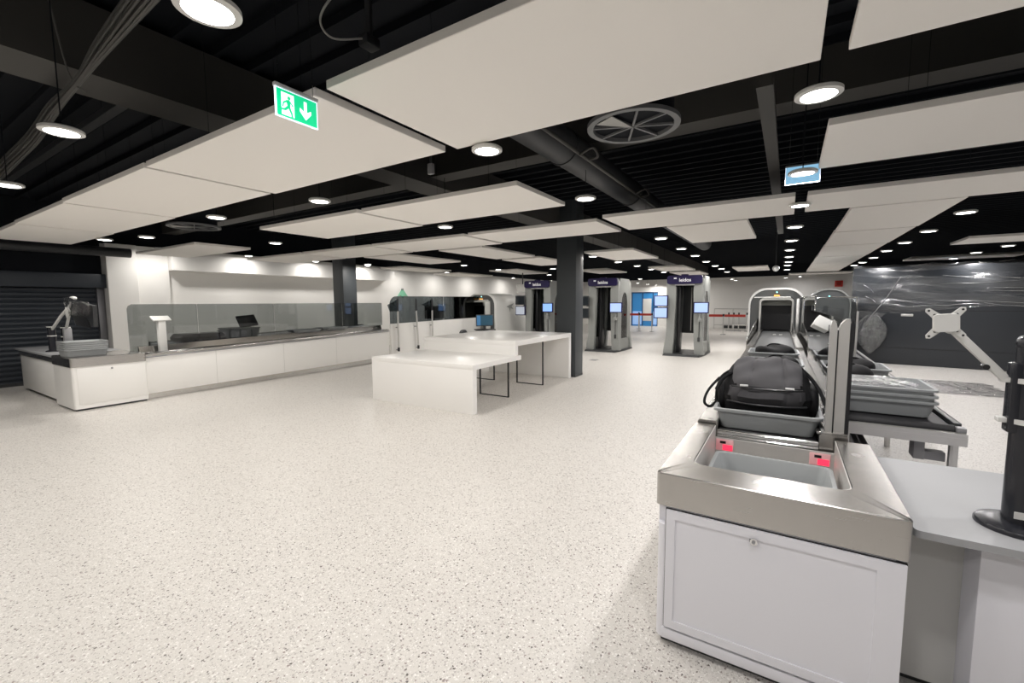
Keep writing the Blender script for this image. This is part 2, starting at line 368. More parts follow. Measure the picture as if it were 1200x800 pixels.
panel(-1.58, -0.52, 6.86, 8.95, P + 'turned lengthwise, hanging between the two lamp rows at right of centre')
ry = [(6.72, 8.86), (8.95, 11.05), (11.13, 13.6), (13.68, 16.0), (16.08, 18.2), (18.28, 20.4)]
for i, (a, c) in enumerate(ry): panel(0.60 - 0.01 * i, 1.60 - 0.01 * i, a, c, P + ORD[i] + ' of the run stretching back at right above the lane')
panel(-6.35, -5.22, 7.17, 9.35, P + 'nearest lengthwise one left of the centre column')
panel(-6.38, -5.25, 9.66, 11.8, P + 'second lengthwise one left of the centre column')
panel(-8.72, -7.58, 7.15, 9.45, P + 'nearest lengthwise one above the left lane panels')
panel(-11.1, -10.02, 9.75, 11.95, P + 'lengthwise, closest to the left wall soffit')
panel(-11.8, -10.5, 13.0, 15.2, P + 'lengthwise, above the far end of the left lane')
panel(-9.0, -7.85, 12.8, 15.1, P + 'lengthwise, above the left tunnel machine')
panel(-3.95, -2.84, 9.35, 11.55, P + 'nearest lengthwise one between the centre and right body scanners')
panel(-3.92, -2.82, 14.6, 16.7, P + 'above and behind the right body scanner')
panel(-6.35, -5.25, 14.4, 16.6, P + 'above and behind the middle body scanner')
panel(-3.9, -2.82, 17.6, 19.7, P + 'small far one behind the right body scanner')
panel(-1.62, -0.60, 16.35, 18.45, P + 'small far one above the tunnel machine')
panel(-0.02, 2.12, 21.6, 22.6, P + 'farthest thin strip over the tunnel machine')
panel(2.72, 4.88, 11.2, 12.3, P + 'at right edge above the film wrapped block')
panel(2.72, 4.9, 15.6, 16.6, P + 'far right, low above the film wrapped block')

# ------------------------------------------------------------------ downlights
def downlight(x, y, label, grp, power=1.0):
    t = thing('ceiling_downlight', label, 'ceiling light', (x, y, 2.715), 0, grp)
    b = B(); r = 0.096
    prof = [(0.090, 0.004), (0.082, 0.0), (r, -0.002), (r + 0.012, 0.004), (r + 0.012, 0.020), (r, 0.028), (0.03, 0.032)]
    loft(b, [[(rr * math.cos(2 * PI * k / 28), rr * math.sin(2 * PI * k / 28), zz) for k in range(28)] for rr, zz in prof], False, True)
    obj('housing', b, MACHW, t)  # pale housing colour imitates a halo of light around the lens
    b = B(); cyl(b, (0, 0, 0.003), (0, 0, 0.012), 0.091, seg=28); obj('lens', b, LENS, t)
    b = B(); cyl(b, (0, 0, 0.03), (0, 0, 0.30 if -2.2 < x < -1.7 and y > 2 else 1.07), 0.004, seg=6); obj('drop_rod', b, BLACKM, t)
    ld = bpy.data.lights.new('downlight_lamp', 'AREA'); ld.shape = 'DISK'; ld.size = 0.175; ld.energy = LAMP_W * power * (1 + 0.025 * max(0, y - 2) + 0.04 * max(0, -x - 4))
    ld.color = LAMP_COOL if x > -1 else LAMP_NEUTRAL
    lo = bpy.data.objects.new('lamp', ld); COL.objects.link(lo); lo.parent = t; lo.location = (0, 0, -0.004)
    return t
rows = {
 'in the row above the right lane': [(0.08,1.15),(0.09,2.88),(0.06,4.53),(0.07,6.02),(0.04,7.71),(0.01,9.40),(-0.01,11.11),(-0.02,12.82),(-0.03,14.49),(-0.06,15.87),(-0.08,18.02),(-0.13,24.34)],
 'in the row toward the right body scanner': [(-1.84,0.85),(-1.85,2.62),(-1.83,4.36),(-1.88,7.78),(-1.89,9.52),(-1.90,11.16),(-1.92,12.96),(-1.92,14.68),(-1.92,16.17),(-1.94,17.94),(-2.37,23.98),(-2.35,25.59)],
 'in the row left of the centre column': [(-3.86,0.90),(-4.21,2.91),(-4.16,4.85)],
 'in the row over the middle body scanner': [(-3.95,9.89),(-3.93,11.66),(-3.88,13.24),(-3.90,14.92),(-3.91,16.72)],
 'in the row left over open floor': [(-5.95,1.00),(-6.05,2.74),(-7.73,4.43)],
 'in the row nearest the left wall': [(-9.59,2.63),(-8.70,2.90),(-9.92,8.26)],
 'in the row above the left lane': [(-7.95,10.06),(-8.08,12.02),(-6.46,12.77),(-7.99,15.45)],
 'in the row right of the lengthwise panels': [(1.81,7.65),(1.82,9.38),(1.81,10.99),(1.78,12.56),(1.79,14.37),(1.75,15.95),(1.68,17.14)],
 'in the row over the film wrapped block': [(3.69,12.83),(3.60,14.25),(3.61,15.94)],
 'in the far row at the blue doors': [(-7.34,25.28),(-7.40,27.55),(-7.33,29.36)],
}
for desc, L in rows.items():
    for i, (x, y) in enumerate(L):
        if desc.startswith('in the row above the right') and i == 0:
            downlight(x, y, 'round white ceiling downlight above the end cabinet, out of frame overhead', 'round ceiling downlights'); continue
        k = i - 1 if desc.startswith('in the row above the right') else i
        downlight(x, y, 'round bright ceiling downlight, ' + ORD[k] + ' ' + desc, 'round ceiling downlights')
for x, y, z in [(-12.5, 4.4, 2.95), (-12.5, 6.4, 2.95), (-12.5, 8.4, 2.95), (-12.5, 10.4, 2.95), (-12.5, 12.4, 2.95), (-12.5, 14.6, 2.95), (-12.5, 17.0, 2.95), (-12.5, 20, 2.95), (-12.3, 24, 2.95), (-10.5, 28.6, 2.95), (-5, 28.6, 2.95), (0.5, 28.6, 2.95), (5, 28.6, 2.95), (9, 28.6, 2.95)]:  # lamps added to brighten the left and far walls
    o = downlight(x, y, 'small added wall washing downlight close to the white wall, tucked above the hung panels', 'added wall washing downlights', 0.62); o.location.z = z
for x, y in [(-1.9, -1.0), (0.1, -0.7), (2.2, 0.8), (2.2, 3.0), (2.0, 5.9), (-4.1, -1.0), (-6.2, -0.9), (-8.4, 0.9), (-10.8, 0.9), (4.3, 3.0), (4.2, 6.2), (4.0, 9.4), (6.5, 6.0), (6.5, 10.5), (7.0, 15), (-9, 20), (-6, 21), (5, 21)]:
    downlight(x, y, 'round ceiling downlight hung outside the photo or hidden by panels', 'unseen ceiling downlights')

# ------------------------------------------------------------------ ceiling services
def bar(name, x0, x1, y0, y1, z0, z1, m, label, cat): b = B(); box(b, x0, x1, y0, y1, z0, z1); return tag(obj(name, b, m), label, cat)
bar('ceiling_beam', -4.78, -4.30, -3.9, 29.9, 3.30, 3.79, BEAMM, 'wide grey steel ceiling beam crossing the dark void at top left', 'beam')
bar('ceiling_beam', -13.2, 11.9, 4.72, 5.02, 3.40, 3.79, BEAMM, 'dark cross beam behind the round vent at top right', 'beam')
bar('ceiling_beam', -0.24, -0.14, 3.45, 11.0, 3.06, 3.12, BEAMM, 'slim vertical looking grey bar left of the bright lamp at top right', 'beam')
bar('ceiling_beam', -13.2, -4.78, 1.55, 1.63, 3.40, 3.46, DUCTM, 'thin dark strut under the deck left of the wide beam', 'beam')
b = B(); cyl(b, (-1.98, 2.8, 3.20), (-1.98, 13.0, 3.20), 0.17, seg=28); t = tag(obj('round_duct', b, DUCTM), 'black round ventilation duct running back left of the round vent', 'duct')
for yy in (4.1, 6.3, 8.5, 10.7): b = B(); cyl(b, (-1.98, yy, 3.20), (-1.98, yy + 0.05, 3.20), 0.18, seg=28); obj('joint_band', b, DUCTM, t)
b = B(); cyl(b, (-1.74, 2.0, 3.06), (-1.74, 9.5, 3.06), 0.018, seg=10); t = tag(obj('conduit', b, BEAMM), 'thin conduit beside the black round duct', 'pipe')
for yy in (3.95, 5.75):
    b = B(); tube(b, spline([(-1.72, yy, 3.03), (-1.60, yy + .02, 3.08), (-1.58, yy + .1, 3.02), (-1.68, yy + .14, 3.02)]), 0.012); obj('pipe_clip', b, BEAMM, t)
for i, (x, y, z, r, lb) in enumerate([(-1.08, 3.50, 3.0, 0.35, 'large round slotted air vent left of the bright lamp at top right'), (-8.92, 3.67, 3.0, 0.40, 'small round air vent near the left wall ceiling'), (1.60, 15.9, 2.98, 0.27, 'tiny round air vent above the right lane far back')]):
    t = thing('round_air_vent', lb, 'air vent', (x, y, z), 0.4, 'round air vents')
    b = B(); n = 40; rr = [(r, 0), (r, 0.03), (r * .87, 0.03), (r * .87, 0)]
    R = [[b.verts.new((q * math.cos(2 * PI * k / n), q * math.sin(2 * PI * k / n), zz)) for k in range(n)] for q, zz in rr]
    for a_, c_ in zip(R, R[1:] + R[:1]):
        for k in range(n): b.faces.new((a_[k], a_[(k + 1) % n], c_[(k + 1) % n], c_[k]))
    obj('ring', b, DIFFM, t)
    b = B()
    for k in range(8):
        a = 2 * PI * k / 8; tt = bmesh.new(); box(tt, 0, r * .9, -0.008, 0.008, 0.004, 0.02); merge(b, tt, Matrix.Rotation(a, 4, 'Z'))
    obj('spokes', b, DIFFM, t)
    b = B(); prism(b, [(0, 0), (-r * .8, -r * .28), (-r * .5, -r * .68)], 'z', 0.0, 0.006); obj('damper_blade', b, mat('damper_pale', (0.4, 0.4, 0.38), 0.5), t)
    b = B(); cyl(b, (0, 0, 0.03), (0, 0, 0.45), r * .86, seg=36); obj('throat', b, BLACKM, t)
    b = B(); cyl(b, (0, 0, 0.45), (0, 0, 0.80), 0.02, seg=8); obj('drop_rod', b, DUCTM, t)
# cable bundle
t = thing('cable_bundle', 'loose bundle of dark cables and torn wrap hanging across top left', 'cables', (-5.5, 1.1, 3.20))
for k in range(9):
    dy = random.uniform(-.10, .10); dz = random.uniform(-.05, .08)
    dy *= .6; dz *= .6; pts = [(3.4, -0.06 + dy * 1.5, 0.06 + dz), (2.7, -0.05 + dy * 1.3, 0.02 + dz), (1.9, -0.03 + dy * .8, dz), (1.25, 0.0 + dy * .4, -0.01 + dz * .3), (0.5, 0.05 + dy * .8, dz), (-0.6, 0.14 + dy * 1.2, dz), (-2.1, 0.2 + dy * 1.5, dz), (-4.5, 0.3 + dy, dz)]
    b = B(); tube(b, spline(pts, 7), random.uniform(.006, .014), 6); obj('cable', b, CABLEM if k % 4 else BEAMM, t)
b = B(); tube(b, spline([(1.5, -.2, .6), (1.25, -.05, .05), (1.2, .05, -.04)], 5), .006, 6); obj('strap', b, CABLEM, t)
b = B(); box(b, -2.18, -2.10, 1.80, 1.90, 3.14, 3.20, .01); t = tag(obj('junction_box', b, DUCTM), 'small dark junction box with a looped pale cable left of the big panel', 'electrical box')
b = B(); tube(b, spline([(-2.14, 1.80, 3.17), (-2.22, 1.66, 3.13), (-2.24, 1.60, 3.2), (-2.16, 1.62, 3.30), (-2.10, 1.72, 3.4)]), .006); obj('cable', b, CABLEW, t)
b = B(); box(b, -2.16, -2.12, 1.84, 1.86, 3.2, 3.80); obj('bracket', b, DUCTM, t)
t = thing('ceiling_sensor_box', 'small grey metal box hanging from ceiling between centre panels', 'ceiling box', (-3.0, 3.3, 2.9)); b = B(); box(b, -.03, .03, -.02, .02, 0, .10, .004); obj('housing', b, GREY6, t); b = B(); cyl(b, (0, 0, .1), (0, 0, .9), .012); obj('drop_rod', b, DUCTM, t)
t = thing('ceiling_camera', 'small white dome fitting hanging left of the far lamp row', 'camera', (-0.35, 15.4, 2.62)); b = B(); superell(b, (0, 0, 0), .09, .09, .09, 1, 1, 16, 10); obj('dome', b, MACHW, t); b = B(); cyl(b, (0, 0, .08), (0, 0, 1.18), .015); obj('drop_rod', b, DUCTM, t)
t = thing('projector_box', 'white box unit hanging left above the leftmost body scanner', 'ceiling box', (-8.45, 14.2, 2.02)); b = B(); box(b, -.20, .20, -.15, .15, 0, .30, .02); obj('housing', b, MACHW, t); b = B(); cyl(b, (0, 0, .3), (0, 0, .728), .02); obj('drop_rod', b, DUCTM, t)

# ------------------------------------------------------------------ exit signs
t = thing('exit_sign', 'green hanging exit sign with running man and down arrow', 'exit sign', (-2.10, 1.348, 2.545))
b = B(); box(b, -.004, .004, -.111, .111, 0, .135, .001); obj('acrylic_panel', b, EDGEL, t)
b = B(); box(b, -.012, .012, -.113, .113, .135, .152, .002); obj('top_rail', b, mat('sign_rail', (.5, .5, .52), .4, .3), t)
b = B(); box(b, .0042, .0055, -.104, .104, .006, .130); f = obj('green_face', b, GREENL, t)
b = B(); box(b, .0056, .0066, -.082, -.018, .014, .118)
obj('door_symbol', b, SIGNW, f)
def sp(poly): return [(u, v) for u, v in poly]
b = B()
cyl(b, (.0066, -.044, .098), (.0076, -.044, .098), .008, seg=14)
for poly in ([(-.060, .085), (-.044, .090), (-.036, .082), (-.040, .058), (-.052, .056)], [(-.052, .058), (-.040, .058), (-.030, .034), (-.038, .030)], [(-.038, .034), (-.030, .034), (-.026, .012), (-.034, .012)], [(-.052, .062), (-.042, .056), (-.062, .036), (-.070, .044)], [(-.066, .044), (-.062, .036), (-.084, .034), (-.084, .042)],
             [(-.042, .086), (-.036, .082), (-.022, .068), (-.027, .063)], [(-.058, .085), (-.050, .082), (-.072, .066), (-.076, .072)], [(-.076, .072), (-.070, .070), (-.074, .050), (-.079, .050)]):
    prism(b, poly, 'x', .0066, .0076)
obj('running_man', b, GREENL, f)
b = B(); prism(b, [(.034, .112), (.050, .112), (.050, .062), (.072, .076), (.072, .058), (.042, .024), (.012, .058), (.012, .076), (.034, .062)], 'x', .0056, .0066); obj('arrow_symbol', b, SIGNW, f)
for yy in (-.09, .09):
    b = B(); cyl(b, (0, yy, .152), (0, yy, 1.26), .0016, seg=6); obj('hanging_wire', b, CHROME, t)
t = thing('glowing_sign', 'pale blue glowing acrylic sign hanging in front of a ceiling lamp', 'exit sign', (0.06, 4.60, 2.655))
b = B(); box(b, -.125, .125, -.004, .004, 0, .145, .001); obj('acrylic_panel', b, ACRY, t)
b = B(); box(b, -.126, -.122, -.005, .005, 0, .145); box(b, .122, .126, -.005, .005, 0, .145); box(b, -.126, .126, -.005, .005, -.003, .001); obj('lit_edge', b, EDGEL, t)
b = B(); box(b, -.127, .127, -.012, .012, .145, .160, .002); obj('top_rail', b, GREY6, t)
for xx in (-.1, .1):
    b = B(); cyl(b, (xx, 0, .16), (xx, 0, 1.15), .0016, seg=6); obj('hanging_wire', b, CHROME, t)
t = thing('wall_exit_sign', 'small green sign high behind the left lane glass', 'exit sign', (-13.28, 12.75, 1.88))
b = B(); prism(b, [(-.30, .02), (-.12, .10), (0, -.02), (.12, .10), (.30, .02), (.06, .30), (-.06, .30)], 'x', 0, .02); obj('sign_face', b, mat('faded_green', (.25, .62, .42), .5), t)
b = B(); cyl(b, (.01, 0, .30), (.01, 0, .36), .05); obj('sign_cap', b, GREY6, t)

# ------------------------------------------------------------------ trays
def tray_mesh(w_=.61, d_=.66, h=.135):
    b = B(); t_ = .004
    rings = [rrect(w_ * .82, d_ * .86, .04, 0), rrect(w_ * .85, d_ * .89, .045, .006), rrect(w_ * .94, d_ * .95, .05, h - .022), rrect(w_ - .002, d_ - .002, .05, h - .020), rrect(w_, d_, .05, h - .004), rrect(w_ - .006, d_ - .006, .05, h),
             rrect(w_ * .93, d_ * .94, .045, h), rrect(w_ * .92, d_ * .93, .045, h - .006), rrect(w_ * .84, d_ * .88, .04, .012), rrect(w_ * .80, d_ * .85, .035, .008)]
    loft(b, rings, True, True); return b
tray_proto = None
def tray(x, y, z, rz, label, group, small=False, sc=None):
    o = obj('security_tray', tray_mesh(), TRAYM) if 'tray' not in MESH else None
    if o is None:
        o = bpy.data.objects.new('security_tray', MESH['tray']); COL.objects.link(o)
    else: MESH['tray'] = o.data
    o.location = (x, y, z); o.rotation_euler = (0, 0, rz)
    if sc: o.scale = sc
    return tag(o, label, 'tray', group)
MESH = {}

# ------------------------------------------------------------------ right lane
LR = 0.016
def lane(x, y): return (x - LR * (y - 3.0), y)
# end cabinet
t = thing('lane_end_cabinet', 'white end cabinet with brushed steel basin top in the right foreground', 'cabinet', (-0.035, 2.56, 0))
def rr_xy(x0, x1, y0, y1, r, z): return rrect(x1 - x0, y1 - y0, r, z, (x0 + x1) / 2, (y0 + y1) / 2)
X0, X1, Y0, Y1 = -.455, .455, -.51, .49
# body as shell so the basin stays open
b = B(); loft(b, [rr_xy(X0 + .006, X1 - .006, Y0 + .010, Y1, .035, .035), rr_xy(X0 + .006, X1 - .006, Y0 + .010, Y1, .035, .60)]); box(b, X0 + .006, X0 + .12, Y0 + .05, Y1, .60, .695); box(b, X1 - .12, X1 - .006, Y0 + .05, Y1, .60, .695); box(b, X0 + .04, X1 - .04, Y0 + .010, Y0 + .15, .60, .695); obj('body', b, CAB, t)
b = B(); box(b, X0 + .03, X1 - .03, Y0 + .04, Y1 - .02, 0, .036); obj('toe_kick', b, DUCTM, t)
# door with raised frame and inner panel
b = B(); dx0, dx1, dz0, dz1, yf = X0 + .050, X1 - .010, .105, .683, Y0 + .004
ringprism(b, [(dx0, dz0), (dx1, dz0), (dx1, dz1), (dx0, dz1)], [(dx0 + .040, dz0 + .04), (dx1 - .085, dz0 + .04), (dx1 - .085, dz1 - .040), (dx0 + .040, dz1 - .040)], 'y', yf - .012, yf + .012)
ringprism(b, [(dx0 + .040, dz0 + .04), (dx1 - .085, dz0 + .04), (dx1 - .085, dz1 - .040), (dx0 + .040, dz1 - .040)], [(dx0 + .048, dz0 + .048), (dx1 - .093, dz0 + .048), (dx1 - .093, dz1 - .048), (dx0 + .048, dz1 - .048)], 'y', yf - .004, yf + .010)
box(b, dx0 + .04, dx1 - .085, yf - .006, yf + .008, dz0 + .04, dz1 - .04)
dr = obj('door', b, CAB, t)
b = B(); ringprism(b, [(dx0 - .004, dz0 - .004), (dx1 + .002, dz0 - .004), (dx1 + .002, dz1 + .004), (dx0 - .004, dz1 + .004)], [(dx0, dz0), (dx1, dz0), (dx1, dz1), (dx0, dz1)], 'y', yf - .001, yf + .012); obj('dark_door_gap', b, BLACKP, dr)  # black ring stands in for the shaded gap around the door
b = B(); cyl(b, (-.045, yf - .022, .635), (-.045, yf - .008, .635), .014, seg=24); lk = obj('lock', b, CHROME, dr)
b = B(); cyl(b, (-.045, yf - .026, .635), (-.045, yf - .021, .635), .0075, seg=16); box(b, -.062, -.056, yf - .012, yf - .008, .628, .642); obj('lock_barrel', b, GREY6, lk)
b = B(); box(b, X0 + .04, X1 - .012, yf - .006, yf + .01, .04, .092, .003); obj('plinth_panel', b, CAB, t)
# stainless U-shaped top
b = B(); bx0, bx1, by0 = X0 + .125, X1 - .155, Y0 + .205
outer = [(X0 + .02, Y1), (X0, Y1 - .02)]
def arc(cx, cy, r, a0, a1, n=6): return [(cx + r * math.cos(math.radians(a0 + (a1 - a0) * i / n)), cy + r * math.sin(math.radians(a0 + (a1 - a0) * i / n))) for i in range(n + 1)]
r1, r2 = .018, .055
O = [(X0, Y1)] + arc(X0 + r1, Y0 + r1, r1, 180, 270) + arc(X1 - r1, Y0 + r1, r1, 270, 360) + [(X1, Y1)]
I = [(bx0, Y1)] + arc(bx0 + r2, by0 + r2, r2, 180, 270) + arc(bx1 - r2, by0 + r2, r2, 270, 360) + [(bx1, Y1)]
ringprism(b, O, I, 'z', .697, .852, closed=False)
bmesh.ops.bevel(b, geom=[e for e in b.edges if all(v.co.z > .85 for v in e.verts) and abs(e.verts[0].co.y - Y1) + abs(e.verts[1].co.y - Y1) > .001 and not e.is_boundary and any(abs(f.normal.z) < .5 for f in e.link_faces)], offset=.004, segments=1, affect='EDGES')
tp = obj('steel_top', b, STEEL, t, smooth=0)
b = B(); ringprism(b, [(x, y) for x, y in I], [(x * .988, y + (.003 if y < 0 else 0)) for x, y in I], 'z', .60, .849, closed=False); box(b, bx0, bx1, by0, Y1, .598, .604); obj('basin_liner', b, SATIN, t)
b = B(); box(b, bx0, bx1, Y1 - .012, Y1 + .004, .604, .775); bk = obj('reader_panel', b, SATIN, t)
for xx in (bx0 + .055, bx1 - .075):
    b = B(); box(b, xx - .045, xx + .055, Y1 - .017, Y1 - .012, .695, .768, .002); rd = obj('tray_reader', b, REDDIM, bk)
    b = B(); box(b, xx - .005, xx + .05, Y1 - .020, Y1 - .017, .700, .735); obj('red_light', b, REDL, bk)
    b = B(); box(b, xx - .022, xx + .012, Y1 - .021, Y1 - .017, .742, .757); obj('sensor_window', b, BLACKP, bk)
tray(-.045, 2.545, .625, 0, 'empty grey tray sunk in the steel basin of the front cabinet', 'grey security trays', sc=(.93, .84, 1.0))

# conveyor with trays
t = thing('loading_conveyor', 'stainless loading conveyor with black belt carrying trays towards the tunnel', 'conveyor', (-.075, 3.08, 0), LR)
def lx(x): return x + .075
L1 = 5.1
for nm, x0, x1 in (('left', -.475, -.355), ('right', .19, .325)):
    b = B(); prism(b, [(x0, .60), (x0, .855), (x0 + .012, .872), (x1 - .008, .872), (x1, .862), (x1, .60)] if 0 else [(lx(x0), .60), (lx(x0), .86), (lx(x0) + .010, .872), (lx(x1) - .006, .872), (lx(x1), .866), (lx(x1), .60)], 'y', 0.0, L1); obj('side_frame', b, STEEL, t)
    for yy in (1.25, 2.5, 3.75):
        pass
b = B(); box(b, lx(-.352), lx(.187), .055, L1, .70, .812, .01); obj('belt', b, BELT, t)
for z_, r_ in ((.806, .018), (.775, .016)):
    b = B(); cyl(b, (lx(-.352), .005, z_), (lx(.187), .005, z_), r_, seg=20); obj('roller', b, CHROME, t)
b = B(); box(b, lx(-.46), lx(.31), .02, L1, .06, .60, .004); obj('body_panel', b, CAB, t)
b = B(); box(b, lx(-.43), lx(.28), .04, L1, 0, .06); obj('toe_kick', b, DUCTM, t)
b = B(); box(b, lx(.195), lx(.215), .0, L1, .872, .90, .003); obj('inner_rail', b, CHROME, t)
t2 = thing('infeed_conveyor', 'grey banded infeed belt with steel guards leading into the tunnel', 'conveyor', (-.155, 8.20, 0), LR)
L2 = 4.75
for x0, x1 in ((-.40, -.29), (.29, .40)):
    b = B(); prism(b, [(x0, .60), (x0, .90), (x0 + .012, .915), (x1 - .012, .915), (x1, .90), (x1, .60)], 'y', 0, L2); obj('side_frame', b, STEEL, t2)
b = B(); box(b, -.288, .288, 0, L2 + .25, .74, .885, .01); obj('belt', b, BELTG, t2)
b = B(); prism(b, [(0.6, .60), (0.6, .95), (2.2, 1.02), (4.4, 1.16), (4.9, 1.16), (4.9, .6)], 'x', -.44, -.425); obj('guard_plate', b, STEEL, t2)
b = B(); tube(b, [(-.432, .6, .96), (-.432, 2.2, 1.03), (-.432, 4.4, 1.17), (-.432, 4.9, 1.17)], .014); obj('guard_rail', b, CHROME, t2)
b = B(); prism(b, [(2.6, .90), (2.6, 1.0), (4.4, 1.12), (4.9, 1.12), (4.9, .9)], 'x', .33, .345); obj('guard_plate', b, STEEL, t2)
b = B(); box(b, -.40, .40, .02, L2, .05, .60); obj('body_panel', b, CAB, t2)
b = B(); box(b, -.37, .37, .04, L2, 0, .05); obj('toe_kick', b, DUCTM, t2)
for xx in (-.02, .10): b = B(); box(b, xx - .03, xx + .03, 3.2, 3.26, .885, .905, .003); obj('sensor_block', b, MACHW, t2)
ZB = .812
G = 'grey security trays'
x, y = lane(-.088, 3.46); tray(x, y, ZB, LR, 'grey tray holding the big black backpack, nearest on the belt', G)
x, y = lane(-.080, 4.30); tray(x, y, ZB, LR, 'grey tray on the belt just behind the backpack tray', G)
x, y = lane(-.080, 5.10); tray(x, y, ZB, LR, 'empty looking grey tray third on the belt, mostly hidden by backpack', G)
x, y = lane(-.080, 5.98); tray(x, y, ZB, LR, 'grey tray with the flat dark bag, fourth on the belt', G)
x, y = lane(-.080, 7.20); tray(x, y, ZB, LR, 'grey tray with domed black bag, farthest of the trays on the belt', G)
# bags
def small_bag(x, y, z, a, bb, h, label, m=BAGM):
    t = thing('travel_bag', label, 'bag', (x, y, z), LR)
    b = B(); superell(b, (0, 0, h), a, bb, h, .7, .7, 32, 14, lambda p: Vector((p.x, p.y, p.z + .02 * math.sin(p.x * 17 + p.y * 9) * (p.z > 0)))); obj('bag_body', b, m, t)
    b = B(); tube(b, spline([(-a * .4, 0, 1.85 * h), (-a * .2, .02, 2.05 * h + .01), (a * .2, .02, 2.05 * h + .01), (a * .4, 0, 1.85 * h)]), .010); obj('handle', b, m, t)
x, y = lane(-.03, 5.98); small_bag(x, y, ZB + .012, .22, .27, .085, 'flat dark bag in the fourth tray, peeping behind the backpack', BAGM)
x, y = lane(-.06, 7.20); small_bag(x, y, ZB + .012, .245, .28, .10, 'domed black bag in the farthest tray on the belt')

# backpack
t = thing('backpack', 'bulky black and charcoal backpack lying in the nearest tray on the belt', 'backpack', (-.105, 3.50, ZB + .014), .03)
def bp(p):
    q = p.copy(); zz = q.z / .20
    if zz > 0:
        if q.y < 0: q.y *= 1 - .62 * zz ** 1.1
        q.x *= 1 - .20 * zz
    else: q.x *= 1 + .10 * zz; q.y *= 1 + .12 * zz
    q.x += .006 * math.sin(q.y * 25 + q.z * 20); q.z += .006 * math.sin(q.x * 24) * math.cos(q.y * 17)
    return q
b = B(); superell(b, (0, 0, .196), .272, .305, .215, .46, .58, 160, 90, bp)
bmesh.ops.recalc_face_normals(b, faces=b.faces[:]); b.normal_update()
def skin(name, x0, z0, z1, y1, puff, m, ph=0.0):
    def k_(c):
        fx = max(0, 1 - (abs(c.x) / x0) ** 6); fz = max(0, min(1, (c.z - z0) / .03)) * max(0, min(1, (z1 - c.z) / .02)); fy = max(0, min(1, (y1 - c.y) / .05)); return fx * fz * fy
    def xl(c): return x0 * (1 - .22 * max(0, min(1, (c.y + .06) / .12)) ** 2 - .14 * max(0, 1 - (c.z - z0) / .035) ** 2)
    fs = [f for f in b.faces if abs(f.calc_center_median().x) < xl(f.calc_center_median()) and z0 < f.calc_center_median().z < z1 and f.calc_center_median().y < y1]
    nb = bmesh.new(); vm = {}
    for f in fs:
        vs_ = []
        for v in f.verts:
            if v not in vm:
                k = k_(v.co) ** .5
                quilt = 1 - .5 * math.exp(-((v.co.x + .07 - .05 * v.co.y) / .008) ** 2) - .5 * math.exp(-((v.co.x - .085 + .1 * v.co.y) / .008) ** 2)
                vm[v] = nb.verts.new(v.co + v.normal * (.001 + k * (puff * quilt + .005 * math.sin(v.co.x * 38 + v.co.y * 30 + ph) + .004 * math.sin(v.co.y * 60 - v.co.x * 21))))
            vs_.append(vm[v])
        nb.faces.new(vs_)
    return obj(name, nb, m, t, smooth=60)
skin('front_pocket', .200, .262, .60, .06, .020, BAGG)
skin('lower_pocket', .215, .165, .250, .0, .020, BAGG2, 2.0)
body = obj('bag_body', b, BAGM, t)
def strip(name, pts, r, m): b = B(); tube(b, spline(pts), r, 8); return obj(name, b, m, t)
strip('pocket_zip', [(-.20, -.235, .256), (-.10, -.285, .256), (0, -.292, .256), (.10, -.285, .256), (.20, -.235, .256)], .006, BLACKP)
strip('lower_zip', [(-.225, -.255, .158), (-.12, -.312, .158), (0, -.318, .156), (.12, -.312, .158), (.225, -.255, .158)], .007, BLACKP)
for s_ in (-1, 1):
    b = B(); superell(b, (s_ * .262, .0, .16), .040, .20, .11, .8, .7, 24, 12); obj('side_pocket', b, BAGM, t)
for xx in (-.125, .13):
    tt = bmesh.new(); box(tt, -.024, .024, -.004, .004, -.006, .006, .002); b = B(); merge(b, tt, Matrix.Translation((xx, -.284, .272)) @ Matrix.Rotation(-.15 * (1 if xx > 0 else -1), 4, 'Z')); obj('reflective_tab', b, REFLM, t)
strip('shoulder_strap', [(-.20, .12, .33), (-.28, .02, .28), (-.302, -.10, .20), (-.30, -.18, .13), (-.33, -.24, .10), (-.365, -.25, .13), (-.35, -.18, .20), (-.29, -.08, .28)], .009, BAGM)
strip('compression_strap', [(-.17, -.10, .345), (-.25, -.16, .30), (-.295, -.22, .22)], .012, BAGM)
strip('compression_strap', [(.17, .0, .39), (.235, -.06, .335), (.285, -.13, .27), (.31, -.20, .215), (.325, -.26, .165)], .012, BAGM)
b = B(); box(b, .305, .345, -.29, -.245, .125, .17, .006); obj('buckle', b, BLACKP, t)
strip('waist_strap', [(.20, -.20, .06), (.24, -.24, .05), (.26, -.23, .05), (.27, -.25, .04)], .016, BAGM)

# glass screen with post beside belt
t = thing('lane_glass_screen', 'smoked glass screen on aluminium post beside the belt, right foreground lane', 'glass screen', (.305, 3.12, 0), LR)
b = B(); o_ = [(0, .88), (0, 1.53), (3.55, 1.53), (3.75, 1.44), (3.85, 1.20), (3.85, .88)]; prism(b, o_, 'x', 0.006, .016); obj('glass_pane', b, GL1, t)
b = B(); box(b, .002, .020, -.012, 0, .82, 1.52); obj('edge_seal', b, BLACKP, t)
b = B(); prism(b, [(-.092, .88), (-.092, 1.50), (-.084, 1.53), (-.074, 1.54), (-.064, 1.52), (-.058, 1.49), (-.058, .88)], 'y', -.02, .02)
pst = obj('post', b, ALU, t)
b = B(); prism(b, [(-.050, .86), (-.050, 1.49), (-.040, 1.52), (-.018, 1.545), (0.0, 1.545), (0.0, .86)], 'y', -.015, .035); obj('post', b, ALU, t)
b = B(); box(b, -.06, -.05, .0, .02, .88, 1.48); obj('post_groove', b, DUCTM, t)
